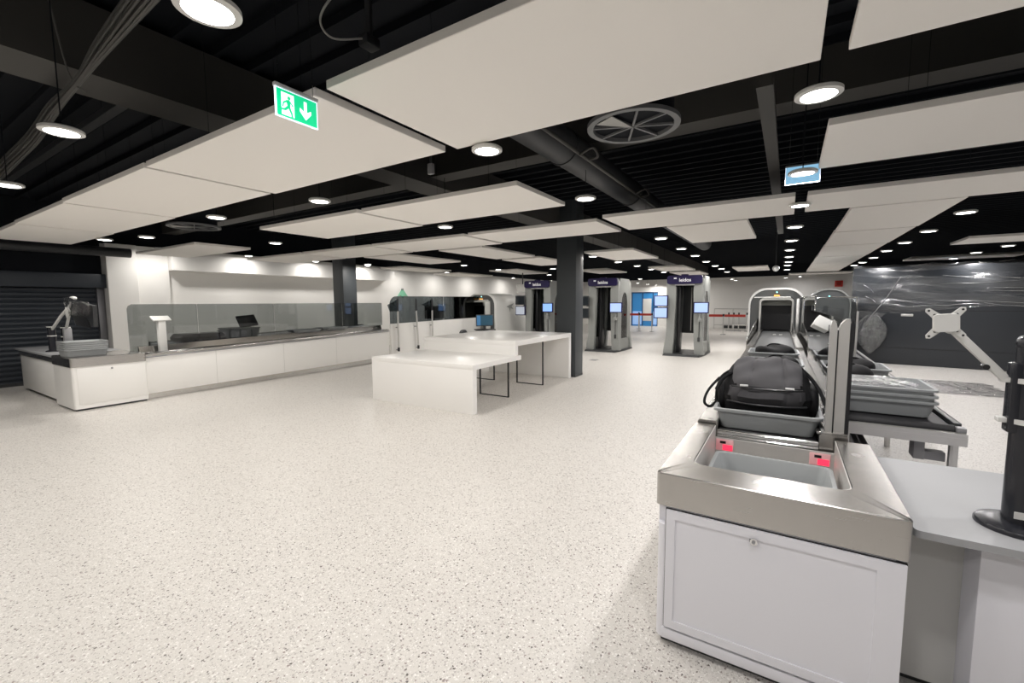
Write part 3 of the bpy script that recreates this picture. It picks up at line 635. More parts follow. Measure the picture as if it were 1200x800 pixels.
b = B(); box(b, -.130, .018, -.03, .05, .868, .884, .002); obj('base_bracket', b, STEEL, t)
for zz in (.98, 1.12, 1.26, 1.40): b = B(); cyl(b, (-.099, .0, zz), (-.092, .0, zz), .005, seg=10); obj('screw', b, CHROME, t)
t = thing('sensor_head', 'white box shaped scanner head on short arm left of the aluminium post', 'sensor', (.19, 3.40, 1.50))
tt = bmesh.new(); box(tt, -.045, .045, -.05, .05, -.035, .035, .004, 2); b = B(); merge(b, tt, Matrix.Rotation(.5, 4, 'Y') @ Matrix.Rotation(-.25, 4, 'X')); obj('housing', b, MACHW, t)
b = B(); tube(b, spline([(.03, -.02, -.01), (.06, -.08, -.015), (.07, -.20, -.02), (.075, -.26, -.01)]), .012); obj('arm', b, CHROME, t)
b = B(); cyl(b, (.045, -.06, -.03), (.045, -.06, .0), .016, seg=14); obj('knuckle', b, GREY6, t)
t = thing('lane_glass_screen', 'taller smoked glass run with steel top rail farther along the right lane', 'glass screen', (.305, 7.1, 0), LR)
for a_, c_ in ((0, 2.85), (2.9, 5.75)):
    b = B(); prism(b, [(a_, .90), (a_, 1.62), (a_ + .10, 1.71), (c_ - .1, 1.71), (c_, 1.62), (c_, .90)], 'x', 0, .01); obj('glass_pane', b, GL1, t)
    b = B(); tube(b, spline([(.005, a_, 1.50), (.005, a_ + .02, 1.64), (.005, a_ + .12, 1.715), (.005, c_ - .12, 1.715), (.005, c_ - .02, 1.64), (.005, c_, 1.50)], 5), .010); obj('top_rail', b, CHROME, t)
b = B(); box(b, -.03, .04, 5.70, 5.78, 0, 1.70, .004); obj('post', b, ALU, t)
b = B(); box(b, 0, .012, -.02, 5.7, .05, .90); obj('lower_panel', b, STEEL, t)
t = thing('cross_glass_screen', 'dark smoked glass crossing the return line behind the white sensor head', 'glass screen', (.30, 7.6, 0), 0)
b = B(); prism(b, [(0, .95), (0, 1.6), (.06, 1.68), (.44, 1.68), (.50, 1.6), (.50, .95)], 'y', 0, .01); obj('glass_pane', b, GLC, t)
b = B(); tube(b, spline([(0, 0.005, 1.5), (.01, 0.005, 1.62), (.08, 0.005, 1.69), (.44, 0.005, 1.69), (.50, .005, 1.62), (.50, .005, .95)], 5), .008); obj('top_rail', b, CHROME, t)
for xx in (.515,): b = B(); box(b, xx - .012, xx + .012, -.01, .02, 0, 1.5); obj('post', b, ALU, t)

# tunnel machine
def tunnel(loc, rz, label, W=1.25, side=1):
    t = thing('baggage_scanner', label, 'baggage scanner', loc, rz, 'baggage scanner tunnels')
    h = 1.98
    b = B(); ringprism(b, arch(W, 0, h, .42), arch(W - .09, 0, h - .05, .38), 'y', 0, .10, closed=False); obj('front_rim', b, MACHW, t)
    hw, hz = .36, 1.55
    b = B(); ringprism(b, arch(W - .09, 0, h - .05, .38), arch(.76, 0, 1.74, .08), 'y', .05, .42, closed=False); obj('front_face', b, MACHD, t)
    b = B(); ringprism(b, arch(.74, .60, 1.72, .09), arch(.66, .60, 1.67, .07), 'y', -.25, .40, closed=False); obj('hood_frame', b, TUNW, t)
    b = B(); box(b, -.34, .34, .30, .36, 1.53, 1.68, .005); obj('hood_panel', b, TUNW, t)
    b = B(); box(b, -.34, .34, .34, .40, .895, 1.53); obj('curtain_backing', b, BELT, t)
    b = B()
    for k in range(11): box(b, -.335 + k * .061, -.335 + k * .061 + .057, .31, .318, .90, 1.54)
    obj('lead_curtain', b, BELT, t)
    b = B(); box(b, -.5, .30, -.02, .05, 1.73, 1.755, .005); obj('light_bar', b, LIGHTBAR, t)
    b = B(); box(b, -.06, .06, -.03, .04, 1.765, 1.80, .005); obj('warning_lamp', b, ORANGE, t)
    b = B(); cyl(b, (0, .03, 1.87), (0, .052, 1.87), .018, seg=12); obj('status_lamp', b, CYANL, t)
    n = 18
    R = []
    for yy, s, hh in ((.10, 1.0, h), (1.2, 1.0, h), (2.4, .97, h - .03), (2.9, .93, h - .10), (3.15, .80, h - .35), (3.2, .78, h - .4)):
        R.append([(u, yy, v) for u, v in arch(W * s, 0, hh, .42)])
    b = B(); V = [[b.verts.new(p) for p in r] for r in R]
    for a_, c_ in zip(V, V[1:]):
        for i in range(len(a_) - 1): b.faces.new((a_[i], a_[i + 1], c_[i + 1], c_[i]))
    b.faces.new(V[-1]); obj('outer_shell', b, SHELLM, t)
    b = B(); box(b, -.30, .30, .3, 3.1, .60, .88); obj('belt_bed', b, BELT, t)
    if side:
        for s in (1,):
            b = B(); x_ = W / 2 + .002; prism(b, [(.75, 1.50), (.98, 1.56), (1.30, 1.62), (1.12, 1.50), (1.25, 1.40), (1.05, 1.44), (1.0, 1.30), (.95, 1.44)], 'x', x_, x_ + .006); obj('side_emblem', b, SCANM, t)
            b = B(); box(b, x_, x_ + .02, 2.6, 2.72, .2, .8, .004); obj('side_handle', b, DUCTM, t)
    return t
tunnel((-.245, 13.0, 0), LR, 'arched white and dark grey baggage scanner tunnel ending the right lane', side=0)
tunnel((-9.52, 13.0, 0), 0.02, 'arched baggage scanner with pale side shell at the left lane end')
t = thing('scanner_hood', 'dark arched machine hood seen through glass right of the right tunnel', 'machine', (.87, 13.5, 0))
b = B(); prism(b, [(u, v) for u, v in arch(.85, 0, 1.93, .38)], 'y', 0, 2.4); obj('hood_shell', b, MACHD, t)
b = B(); ringprism(b, arch(.87, 0, 1.95, .39), arch(.83, 0, 1.91, .37), 'y', -.04, .02, closed=False); obj('hood_rim', b, SCANM, t)
b = B(); box(b, -.3, .3, -.02, 0.0, 1.0, 1.45, .01); obj('hatch', b, SCAND, t)
b = B(); cyl(b, (0, -.03, 1.75), (0, 0, 1.75), .02); obj('status_lamp', b, CYANL, t)

# return conveyor
t = thing('return_conveyor', 'low aluminium framed return conveyor with black belt behind the glass screen', 'conveyor', (.72, 4.02, 0), 0.0)
LN = 8.6
b = B(); prism(b, [(-.335, .668), (.335, .668), (.335, .752), (-.335, .752)], 'y', 0, .05); box(b, -.335, .335, -.003, 0, .70, .722); obj('front_crossbar', b, ALU, t)
b = B(); cyl(b, (-.32, .09, .755), (.285, .09, .755), .036, seg=22); obj('front_roller', b, BELT, t)
b = B(); box(b, -.31, .275, .10, LN, .72, .775); obj('belt', b, BELT, t)
for x0 in (-.335, .285):
    b = B(); box(b, x0, x0 + .045, .12, LN, .70, .80, .004); obj('side_rail', b, SCAND, t)
    b = B(); box(b, x0, x0 + .04, .05, LN, .668, .70); obj('frame_rail', b, ALU, t)
b = B(); box(b, .285, .335, .03, .10, .752, .785, .004); obj('bearing_block', b, GREY6, t)
for yy in (.10, 2.3, 4.6, 7.0):
    for x0 in (-.325, .275):
        b = B(); box(b, x0, x0 + .045, yy, yy + .045, 0, .668, .003); box(b, x0 + .015, x0 + .03, yy - .002, yy, 0.02, .66); obj('leg', b, ALU, t)
for x0 in (-.24, -.19):
    b = B(); box(b, x0, x0 + .035, -.6, LN, .52, .555, .002); obj('lower_rail', b, GREY6, t)
b = B(); box(b, .10, .16, .16, .30, .50, .64, .004); box(b, .16, .275, .18, .26, .50, .56); obj('motor_box', b, GREY6, t)
for i, lb in enumerate(('lowest grey tray of the nested stack on the return conveyor', 'middle grey tray of the nested stack on the return conveyor', 'topmost grey tray of the nested stack on the return conveyor')):
    tray(.66 - .004 * i, 4.56, .78 + .046 * i, 0, lb, 'nested trays on the return conveyor', sc=(1, .9, .92))
small_bag(.52, 5.30, .80, .20, .20, .11, 'black bag lying on the return conveyor behind the tray stack')
tray(.66, 6.3, .78, 0, 'single grey tray farther along the return conveyor behind glass', G)
small_bag(.66, 6.3, .795, .2, .22, .09, 'dark bag in the single tray on the return conveyor')

# side table
t = thing('operator_table', 'grey topped table with white body joined to the front cabinet at right', 'table', (1.30, 2.57, 0))
b = B(); loft(b, [rr_xy(-.865, 1.0, -.46, .46, .02, .772), rr_xy(-.865, 1.0, -.46, .46, .02, .80)]); obj('table_top', b, TABM, t)
b = B(); box(b, -.66, .95, -.36, .42, .05, .772, .004); obj('table_body', b, CAB, t)
b = B(); box(b, -.86, -.66, -.20, .42, .05, .772); obj('recess_panel', b, mat('recess_grey', (.52, .52, .50), .5), t)
b = B(); box(b, -.84, .93, -.15, .40, 0, .05); obj('toe_kick', b, DUCTM, t)

def arm_stand(name, label, loc, rz, hp, arm_pts, plate=None, r=.048, rb=.12):
    t = thing(name, label, 'monitor arm', loc, rz)
    b = B(); n = 32; pr = [(rb, 0), (rb, .010), (rb * .96, .018), (rb * .75, .024), (r * 1.1, .027)]
    loft(b, [[(q * math.cos(2 * PI * k / n), q * math.sin(2 * PI * k / n), z) for k in range(n)] for q, z in pr]); bs = obj('base_disc', b, POLEM, t)
    b = B(); cyl(b, (0, 0, .025), (0, 0, hp), r, seg=28); obj('pole', b, POLEM, t)
    return t
t = arm_stand('monitor_stand', 'black pole monitor stand with empty mounting plate at the right edge', (.765, 2.33, .80), 0, .68, None)
b = B(); box(b, -.062, -.03, -.03, .03, .36, .62, .008); obj('cable_cover', b, POLEM, t)
b = B(); superell(b, (0, 0, .69), .05, .05, .035, .8, .8, 24, 10); obj('pole_cap', b, POLEM, t)
for zz in (.405, .555):
    b = B(); cyl(b, (0, 0, zz - .009), (0, 0, zz + .009), .056, seg=28); box(b, -.085, -.045, -.018, .018, zz - .009, zz + .009, .003); obj('clamp_ring', b, CLAMPM, t)
b = B()
def armbar(b, p0, p1, w_, h_):
    p0 = Vector(p0); p1 = Vector(p1); d = (p1 - p0); L_ = d.length; q = d.to_track_quat('X', 'Z').to_matrix().to_4x4(); q.translation = p0
    tt = bmesh.new(); box(tt, 0, L_, -w_ / 2, w_ / 2, -h_ / 2, h_ / 2, min(w_, h_) * .3, 2); merge(b, tt, q)
armbar(b, (-.075, -.01, .56), (-.235, -.03, .745), .022, .028); obj('arm', b, CLAMPM, t)
b = B(); cyl(b, (-.13, -.03, .60), (-.13, .0, .60), .010); obj('arm_screw', b, BLACKP, t)
b = B(); cyl(b, (-.235, -.03, .74), (-.262, -.10, .765), .020, seg=18); obj('knuckle', b, CLAMPM, t)
def vesa(t, M, s=1.0, m=CLAMPM):
    tt = bmesh.new(); c = .034 * s; o = .062 * s; w_ = .010 * s
    for sx, sz in ((1, 1), (-1, 1), (-1, -1), (1, -1)):
        d = Vector((sx, 0, sz)).normalized(); n_ = Vector((-d.z, 0, d.x)); e = o * 1.25
        prism(tt, [((d * .02 * s + n_ * w_ * 1.6).x, (d * .02 * s + n_ * w_ * 1.6).z), ((d * e + n_ * w_).x, (d * e + n_ * w_).z), ((d * (e + .008 * s)).x, (d * (e + .008 * s)).z), ((d * e - n_ * w_).x, (d * e - n_ * w_).z), ((d * .02 * s - n_ * w_ * 1.6).x, (d * .02 * s - n_ * w_ * 1.6).z)], 'y', -.003, 0)
    b = B(); merge(b, tt, M); pl = obj('mounting_plate', b, m, t)
    tt = bmesh.new()
    loft(tt, [[(u, -.014, v) for u, v, _ in rrect(.078 * s, .070 * s, .014 * s, 0)], [(u, -.003, v) for u, v, _ in rrect(.082 * s, .074 * s, .014 * s, 0)]]); b = B(); merge(b, tt, M); obj('plate_hub', b, m, pl)
    b = B()
    for sx, sz in ((1, 1), (-1, 1), (-1, -1), (1, -1)):
        for q in (1.18, .78):
            tt = bmesh.new(); cyl(tt, (sx * o * q * .707, -.0045, sz * o * q * .707), (sx * o * q * .707, .001, sz * o * q * .707), .0042 * s, seg=10); merge(b, tt, M)
    obj('bolt_holes', b, BLACKP, pl)
vesa(t, Matrix.Translation((-.268, -.105, .765)) @ Matrix.Rotation(.12, 4, 'Z') @ Matrix.Rotation(-.06, 4, 'Y'), .92)
b = B(); tube(b, spline([(.0, -.05, .64), (.03, -.06, .56), (.035, -.055, .40), (.03, -.055, .2), (.04, -.06, .05)]), .010); obj('power_cable', b, BLACKP, t)
b = B(); box(b, -.03, .0, -.052, -.047, .05, .075); box(b, .0, .03, -.052, -.047, .17, .19); obj('cable_label', b, CLAMPM, t)

# big wrapped block
t = thing('wrapped_machine', 'large dark slate machine block draped in clear plastic film at right', 'machine', (1.45, 14.9, 0), -.16)
b = B(); box(b, 0, 5.5, 0, 1.4, .0, 2.50, .03); obj('cabinet_shell', b, DARKWRAP, t)
b = B(); box(b, 1.02, 1.25, -.012, 0, 1.24, 1.30, .004); obj('pull_handle', b, ALU, t)
b = B(); box(b, .02, 5.48, -.006, 0, 1.38, 1.39); box(b, .02, 5.48, -.006, 0, .42, .43); obj('panel_seam', b, BELT, t)
def film(pts_fn, nu, nv, name, m, parent=None, loc=None):
    b = B(); V = [[b.verts.new(pts_fn(i / nu, j / nv)) for i in range(nu + 1)] for j in range(nv + 1)]
    for j in range(nv):
        for i in range(nu): b.faces.new((V[j][i], V[j][i + 1], V[j + 1][i + 1], V[j + 1][i]))
    return obj(name, b, m, parent, loc, smooth=180)
def f1(u, v):
    x = -.03 + u * 5.5; z = 2.53 - v * (1.13 + .10 * math.sin(x * 1.3 + 1))
    if x < .8: z = 2.53 - v * (1.13 + 1.0 * (1 - x / .8) * .9)
    return (x, -.05 - .010 * math.sin(z * 17 + x * 1.3) - .006 * math.sin(x * 5 + z * 11) - .004 * random.random(), z)
film(f1, 110, 60, 'plastic_film', FILM, t)
random.seed(3)
for k in range(11):
    x0 = random.uniform(.5, 3.6); z0 = 1.50 + .09 * k + random.uniform(-.02, .02); L_ = random.uniform(.7, 1.9)
    b = B(); tube(b, spline([(x0 + L_ * q, -.075 - .01 * math.sin(q * 5 + k), z0 - .10 * q * (1 if k % 3 else -.6) + .012 * math.sin(q * 9 + k)) for q in (0, .25, .5, .75, 1)], 6), random.uniform(.004, .009), 6); obj('film_crease', b, CREASE, t)
for (xa, za, xb, zb_) in ((.95, 2.20, .35, 1.10), (.35, 1.10, .0, .55), (.25, 2.05, .45, 1.85), (.30, 1.75, .50, 1.60)):
    b = B(); tube(b, spline([(xa, -.10, za), ((xa + xb) / 2 + .03, -.12, (za + zb_) / 2), (xb, -.10, zb_)], 8), .011, 6); obj('film_crease', b, CREASE, t)
def f2(u, v):
    x = -.03 + u * 5.5; return (x, -.07 + v * 1.45, 2.53 + .02 * math.sin(x * 9 + v * 5) + .012 * random.random())
film(f2, 80, 12, 'plastic_film_top', FILM, t)
def f3(u, v):
    a = u * 2 * PI; r = .30 * math.sin(PI * min(1, v * .97 + .02)) ** .7 * (1 + .15 * math.sin(5 * a)); return (.45 + r * math.cos(a) * (1.1 - .2 * v), -.20 + .16 * r * math.sin(a), 1.28 - v * 1.0 + .02 * math.sin(3 * a))
film(f3, 26, 20, 'film_pouch', FILM2, t)
random.seed(11)
def f4(u, v):
    return ((u - .5) * 2.0 + .1 * random.random(), (v - .5) * 1.6, .01 + .05 * random.random() * math.sin(PI * u) * math.sin(PI * v) + .04 * math.sin(PI * v) * math.sin(PI * u) * (1 + math.sin(u * 11 + v * 7)))
o = film(f4, 34, 20, 'plastic_sheet', FILM2, None, (2.3, 11.3, 0)); tag(o, 'crumpled clear plastic sheet lying on the floor before the wrapped block', 'plastic sheet')
def f5(u, v): return ((u - .5) * .50 + .015 * random.random(), (v - .5) * .7, .02 + .05 * random.random() * math.sin(PI * u) + .035 * math.sin(u * 9 + v * 14) * math.sin(PI * v))
o = film(lambda u, v: ((u - .5) * .44 + .012 * random.random(), (v - .5) * .46, .03 + .03 * random.random() * math.sin(PI * u) + .02 * math.sin(u * 9 + v * 14) * math.sin(PI * v)), 20, 18, 'plastic_bag', FILM2, None, (.66, 4.56, .955)); tag(o, 'loose clear plastic film lying in the topmost tray of the nested stack', 'plastic wrap')
o = film(f5, 22, 22, 'plastic_bag', FILM2, None, (.80, 5.55, .80)); tag(o, 'crumpled clear plastic wrap heaped behind the tray stack on return conveyor', 'plastic wrap')

# ------------------------------------------------------------------ stepped table
t = thing('stepped_table', 'white two level stepped repacking table in the middle of the floor', 'table', (-4.95, 6.86, 0), 0.012)
def tx(x): return x + 4.95
def ty(y): return y - 6.86
b = B(); box(b, tx(-6.02), tx(-3.87), ty(5.02), ty(6.42), .665, .742, .004); obj('low_top', b, DESKW, t)
b = B(); box(b, tx(-6.02), tx(-3.87), ty(5.02), ty(5.115), 0, .667, .004); obj('low_end_panel', b, DESKW, t)
b = B(); box(b, tx(-6.05), tx(-3.95), ty(6.36), ty(8.72), .895, .985, .004); obj('high_top', b, DESKW, t)
b = B(); box(b, tx(-6.05), tx(-3.95), ty(6.36), ty(6.45), .665, .9, .004); obj('step_panel', b, DESKW, t)
b = B(); box(b, tx(-6.05), tx(-3.95), ty(8.60), ty(8.72), 0, .9, .004); obj('high_end_panel', b, DESKW, t)
def uframe(x0, x1, y, h):
    b = B(); w_ = .02
    box(b, tx(x0), tx(x0) + w_, ty(y), ty(y) + .03, 0, h); box(b, tx(x1) - w_, tx(x1), ty(y), ty(y) + .03, 0, h); box(b, tx(x0), tx(x1), ty(y), ty(y) + .03, 0, .014)
    obj('leg_frame', b, BLACKP, t)
for x0, x1 in ((-4.68, -4.06), (-5.85, -5.23)):
    uframe(x0, x1, 6.30, .667); uframe(x0, x1, 7.60, .897)
b = B(); box(b, -4.72, -4.52, 11.60, 11.85, 0, .006); tag(obj('floor_box_cover', b, GREY6), 'small flat metal floor box cover near the middle body scanner', 'floor box')

# ------------------------------------------------------------------ left lane
RL = 0.045
t = thing('lane_end_cabinet', 'white end cabinet with steel rim at the near end of the left lane', 'cabinet', (-9.75, 2.47, 0), 0.01)
b = B(); loft(b, [rr_xy(-.45, .47, -.46, .48, .03, .03), rr_xy(-.45, .47, -.46, .48, .03, .692)]); obj('body', b, WHITE, t)
b = B(); box(b, -.42, .44, -.43, .46, 0, .03); obj('toe_kick', b, DUCTM, t)
b = B(); loft(b, [rr_xy(-.46, .48, -.47, .48, .03, .692), rr_xy(-.46, .48, -.47, .48, .03, .828), rr_xy(-.45, .47, -.46, .47, .03, .834)]); obj('steel_top', b, STEEL, t)
b = B(); box(b, .470, .476, -.40, .46, .10, .66, .003); dr = obj('door', b, WHITE, t)
b = B(); cyl(b, (.475, .02, .63), (.49, .02, .63), .013, seg=14); obj('lock', b, GREY6, dr)
t = thing('operator_table', 'white operator table with dark edge standing left of the left lane cabinet', 'table', (-11.45, 2.5, 0))
b = B(); box(b, -1.25, 1.22, -.50, .44, .795, .83, .004); obj('table_top', b, TABM, t)
b = B(); box(b, -1.2, 1.22, -.44, .40, .06, .70, .004); obj('table_body', b, WHITE, t)
b = B(); box(b, -1.22, 1.22, -.46, .42, .70, .795, .004); obj('steel_band', b, STEEL, t)
b = B(); box(b, -1.1, 1.2, -.38, .36, 0, .06); obj('toe_kick', b, DUCTM, t)
# lane body
t = thing('lane_counter', 'long white and stainless lane counter running back along the left', 'counter', (-9.40, 2.96, 0), RL)
LL = 5.75
b = B(); box(b, -1.1, 0, 0, LL, .095, .755, .003); bd = obj('body_panel', b, WHITE, t)
b = B()
for k in (1.15, 2.55, 3.95): box(b, 0, .0015, k, k + .006, .10, .75)
obj('panel_joints', b, TUNW, bd)
b = B(); box(b, -1.05, -.004, .01, LL, 0, .095); obj('kick_plate', b, KICK, t)
b = B(); box(b, -.30, .012, 0, LL, .755, .80, .006); obj('steel_ledge', b, KICK, t)
b = B(); prism(b, [(-.34, .755), (-.32, .755), (-.28, .80), (-.31, .905), (-.34, .905)], 'y', .05, LL); obj('steel_curb', b, KICK, t)
b = B(); box(b, -1.04, -.34, .5, LL, .755, .895, .003); obj('belt_bed', b, TABM, t)
b = B(); box(b, -1.12, -1.04, .5, LL, .755, .92, .003); obj('back_rail', b, STEEL, t)
b = B(); tube(b, [(.02, .02, .74), (.02, LL, .74)], .012); obj('bumper_tube', b, GREY6, t)
for c_ in t.children:
    for m_ in [c_.data] + [g.data for g in c_.children]:
        for v in m_.vertices:
            if v.co.z > .5: v.co.z += .020 * v.co.y
            elif c_.name.startswith('kick') and v.co.z > .05: v.co.z += .006 * v.co.y
            elif c_.name.startswith('body') and v.co.z < .2: v.co.z += .006 * v.co.y
def zs(y): return .020 * (y - 2.96)
# glass run
t = thing('counter_glass_screen', 'long smoked glass screen standing on the left lane counter', 'glass screen', (-9.82, 2.96, .80), RL)
edges = [(-.05, 1.05), (1.06, 2.62), (2.63, 4.5), (4.51, 5.9)]
for i, (a_, c_) in enumerate(edges):
    b = B()
    pl = [(a_, .098 + .02 * a_), (a_, .86), (c_, .86), (c_, .098 + .02 * c_)]
    if i == 0: pl = [(a_, .098 + .02 * a_ if a_ > .4 else 0.0), (a_, .78), (a_ + .02, .83), (a_ + .07, .86), (c_, .86), (c_, .098 + .02 * c_), (.5, .108), (.5, .0)]
    prism(b, pl, 'x', -.014, -.004); obj('glass_pane', b, GL1, t)
for k in (1.055, 2.625):
    b = B(); cyl(b, (-.02, k, .80), (.004, k, .80), .012, seg=10); cyl(b, (-.02, k, .30), (.004, k, .30), .012, seg=10); obj('glass_clip', b, GREY6, t)
t = thing('notice_stand', 'white reader stand with slanted white top on the left lane counter', 'stand', (-9.62, 3.32, .80), .3)
b = B(); box(b, -.03, .03, -.065, .065, 0, .56, .006); obj('stand_post', b, MACHW, t)
tt = bmesh.new(); box(tt, -.06, .06, -.16, .16, -.012, .012, .006); b = B(); merge(b, tt, Matrix.Translation((0, 0, .60)) @ Matrix.Rotation(.75, 4, 'Y')); obj('slanted_top', b, MACHW, t)
b = B(); box(b, -.045, .045, -.08, .08, 0, .012, .003); obj('foot_plate', b, GREY6, t)
# things on the counter behind the glass
t = thing('hard_case', 'low black case lying behind glass on the left lane', 'case', (-10.22, 4.15, .897 + zs(4.15)), RL)
b = B(); loft(b, [rrect(.5, .82, .05, 0), rrect(.52, .84, .05, .07), rrect(.44, .74, .05, .145)]); obj('case_shell', b, BLACKP, t)
b = B(); tube(b, spline([(.26, -.1, .04), (.29, -.06, .05), (.29, .06, .05), (.26, .1, .04)]), .012); obj('handle', b, BLACKP, t)
for i, (xx, yy, zz, lb) in enumerate([(-10.22, 4.93, .897 + zs(4.93), 'lower grey tray of the pile behind the left lane glass'), (-10.22, 4.95, .945 + zs(4.95), 'upper grey tray of the pile behind the left lane glass')]):
    tray(xx, yy, zz, RL, lb, 'grey trays behind left glass', sc=(.9, 1.0, 1.15))
t = thing('tilted_display', 'dark framed tablet display tilted on the tray pile behind glass', 'display', (-10.15, 5.08, 1.16), RL)
M_ = Matrix.Translation((0, 0, .12)) @ Matrix.Rotation(.95, 4, 'Y') @ Matrix.Rotation(.15, 4, 'X')
tt = bmesh.new(); box(tt, -.14, .14, -.19, .19, -.02, .02, .008); b = B(); merge(b, tt, M_); obj('frame', b, SCAND, t)
tt = bmesh.new(); box(tt, -.10, .10, -.14, .14, .02, .023); b = B(); merge(b, tt, M_); obj('screen', b, BLACKP, t)
b = B(); box(b, -.10, .0, -.08, .08, -.02, .05, .004); obj('stand', b, SCAND, t)
for i, (yy, lb) in enumerate([(6.35, 'grey tray flat on the left counter, nearer of the two'), (7.15, 'grey tray flat on the left counter, farther of the two')]):
    tray(-9.98 - .045 * (yy - 5) + .0, yy, .897 + zs(yy), RL, lb, 'flat trays on the left counter', sc=(.9, 1, .45))
# left cabinet stack of trays
for i in range(5):
    lb = ['bottom', 'second', 'third', 'fourth', 'top'][i] + ' grey tray of the stack on the left end cabinet'
    tray(-9.68, 2.27, .834 + .031 * i, 0, lb, 'stacked trays on the left end cabinet', sc=(.72, .82, .85))
# left monitor stands
t = arm_stand('monitor_stand', 'black pole stand with silver arm beside the left tray stack', (-10.07, 2.17, .834), 0, .48, None, r=.055, rb=.10)
for zz in (.30, .45):
    b = B(); cyl(b, (0, 0, zz - .008), (0, 0, zz + .008), .062, seg=20); box(b, -.14, -.05, -.02, .02, zz - .008, zz + .008); obj('clamp_ring', b, CLAMPM, t)
b = B(); box(b, .05, .12, -.05, .05, .16, .44, .01); obj('cable_loop', b, GREY6, t)
b = B(); armbar(b, (.06, 0, .45), (.40, -.02, .70), .03, .05); obj('arm', b, CLAMPM, t)
b = B(); armbar(b, (.40, -.02, .70), (.30, .03, .86), .03, .045); obj('arm', b, CLAMPM, t)
vesa(t, Matrix.Translation((.46, -.06, .70)), 1.4)
t = arm_stand('monitor_stand', 'black pole stand on the table edge, leftmost in the photo', (-11.05, 2.20, .83), 0, .46, None, r=.055, rb=.10)
for zz in (.28, .44):
    b = B(); cyl(b, (0, 0, zz - .008), (0, 0, zz + .008), .062, seg=20); box(b, -.12, -.05, -.02, .02, zz - .008, zz + .008); obj('clamp_ring', b, CLAMPM, t)
b = B(); armbar(b, (.06, 0, .40), (.55, .02, .63), .03, .05); armbar(b, (.55, .02, .63), (.85, .1, .84), .03, .045); obj('arm', b, CLAMPM, t)
t = thing('wrapped_monitor', 'dark monitor wrapped in plastic held above the left tray stack', 'monitor', (-9.42, 2.20, 1.40), .0)
b = B(); prism(b, [(-.50, .34), (.66, .24), (.62, -.08), (-.20, -.06), (-.42, .10)], 'y', 0, .05); obj('screen_panel', b, SCAND, t)
b = B(); prism(b, [(-.22, .06), (-.05, .12), (.2, .10), (.42, .02), (.50, -.10), (-.20, -.06)], 'y', -.012, 0); obj('screen_glass', b, BLACKP, t)
random.seed(5)
film(lambda u, v: (-.52 + u * 1.2, -.03 - .03 * random.random(), .38 - .09 * u - v * (.30 - .1 * u)), 18, 8, 'plastic_film', FILM2, t)
b = B(); tube(b, spline([(-.50, -.05, .35), (-.2, -.06, .36), (.1, -.05, .31), (.4, -.06, .30), (.66, -.05, .25)]), .014, 6); obj('film_edge', b, CREASE, t)
b = B(); superell(b, (-.32, .02, .36), .10, .04, .03, .8, .8, 16, 8); obj('mount_bracket', b, CLAMPM, t)
# tall fascia + dark glass
t = thing('lane_barrier_wall', 'tall white barrier with dark smoked glass above it on the left lane', 'barrier', (-9.60, 8.74, 0), 0.0)
LF = 5.0
b = B(); prism(b, [(0, 0), (LF, 0), (LF, 1.12), (0, 1.06)], 'x', -.06, 0); obj('white_panel', b, WHITE, t)
b = B()
for k in (1.6, 3.3): box(b, 0, .0015, k, k + .006, 0.02, 1.07)
obj('panel_joints', b, TUNW, t)
def arcp(cx, cy, r, a0, a1, n=6): return arc(cx, cy, r, a0, a1, n)
b = B(); prism(b, [(0.0, 1.06), (0.0, 1.60)] + arcp(.25, 1.60, .25, 180, 90)[1:] + [(2.3, 1.86), (2.3, 1.09)], 'x', -.035, -.025); obj('glass_pane', b, GLD, t)
b = B(); prism(b, [(2.32, 1.09), (2.32, 1.86), (4.4, 1.87), (LF, 1.87), (LF, 1.12)], 'x', -.035, -.025); obj('glass_pane', b, GLD, t)
for i, (yy, yb, lb) in enumerate([(8.92, 8.92, 'nearest slim post with dark triangular fin before the white barrier'), (9.66, 9.72, 'middle slim post with dark triangular fin before the white barrier'), (10.36, 10.36, 'farthest slim post with dark triangular fin before the white barrier')]):
    t = thing('slim_post', lb, 'post', (-9.50, yy, 0), 0, 'slim posts with dark fins')
    b = B(); cyl(b, (0, yb - yy, .36), (0, 0, 1.42), .026, seg=14); obj('pole', b, ALU, t)
    b = B(); cyl(b, (0, yb - yy, .26), (0, yb - yy, .37), .034, seg=14); obj('foot_cap', b, BLACKP, t)
    b = B(); cyl(b, (0, yb - yy, .30), (-.094, yb - yy, .30), .015, seg=8); cyl(b, (0, 0, .95), (-.094, 0, .95), .015, seg=8); obj('wall_bracket', b, GREY6, t)
    b = B(); box(b, -.006, .006, -.03, .03, 1.40, 1.78); obj('fin_blade', b, BLACKP, t)
    if i != 1:
        b = B(); prism(b, [(-.38, 1.60), (0, 1.76), (0, 1.42), (-.30, 1.42)] if i == 0 else [(-.46, 1.60), (0, 1.76), (0, 1.44)], 'x', -.004, .004); obj('fin_glass', b, GLD, t)
for (x, y0, y1, z0, z1, lb) in [(-10.6, 11.2, 12.15, 1.10, 1.54, 'dark monitor behind the smoked glass, nearer of two'), (-10.6, 12.85, 13.6, 1.10, 1.42, 'dark monitor behind the smoked glass, farther of two')]:
    t = thing('desk_monitor', lb, 'monitor', (x, (y0 + y1) / 2, 0), 0, 'monitors behind left glass'); hw = (y1 - y0) / 2
    b = B(); box(b, -.02, .02, -hw, hw, z0, z1, .006); obj('screen', b, BLACKP, t)
    b = B(); cyl(b, (-.03, 0, 0.0), (-.03, 0, z0 + .1), .03); obj('stand', b, DUCTM, t)
t = thing('viewing_station', 'teal lit monitor on a black trolley before the left tunnel machine', 'monitor', (-8.86, 12.3, 0), -0.75)
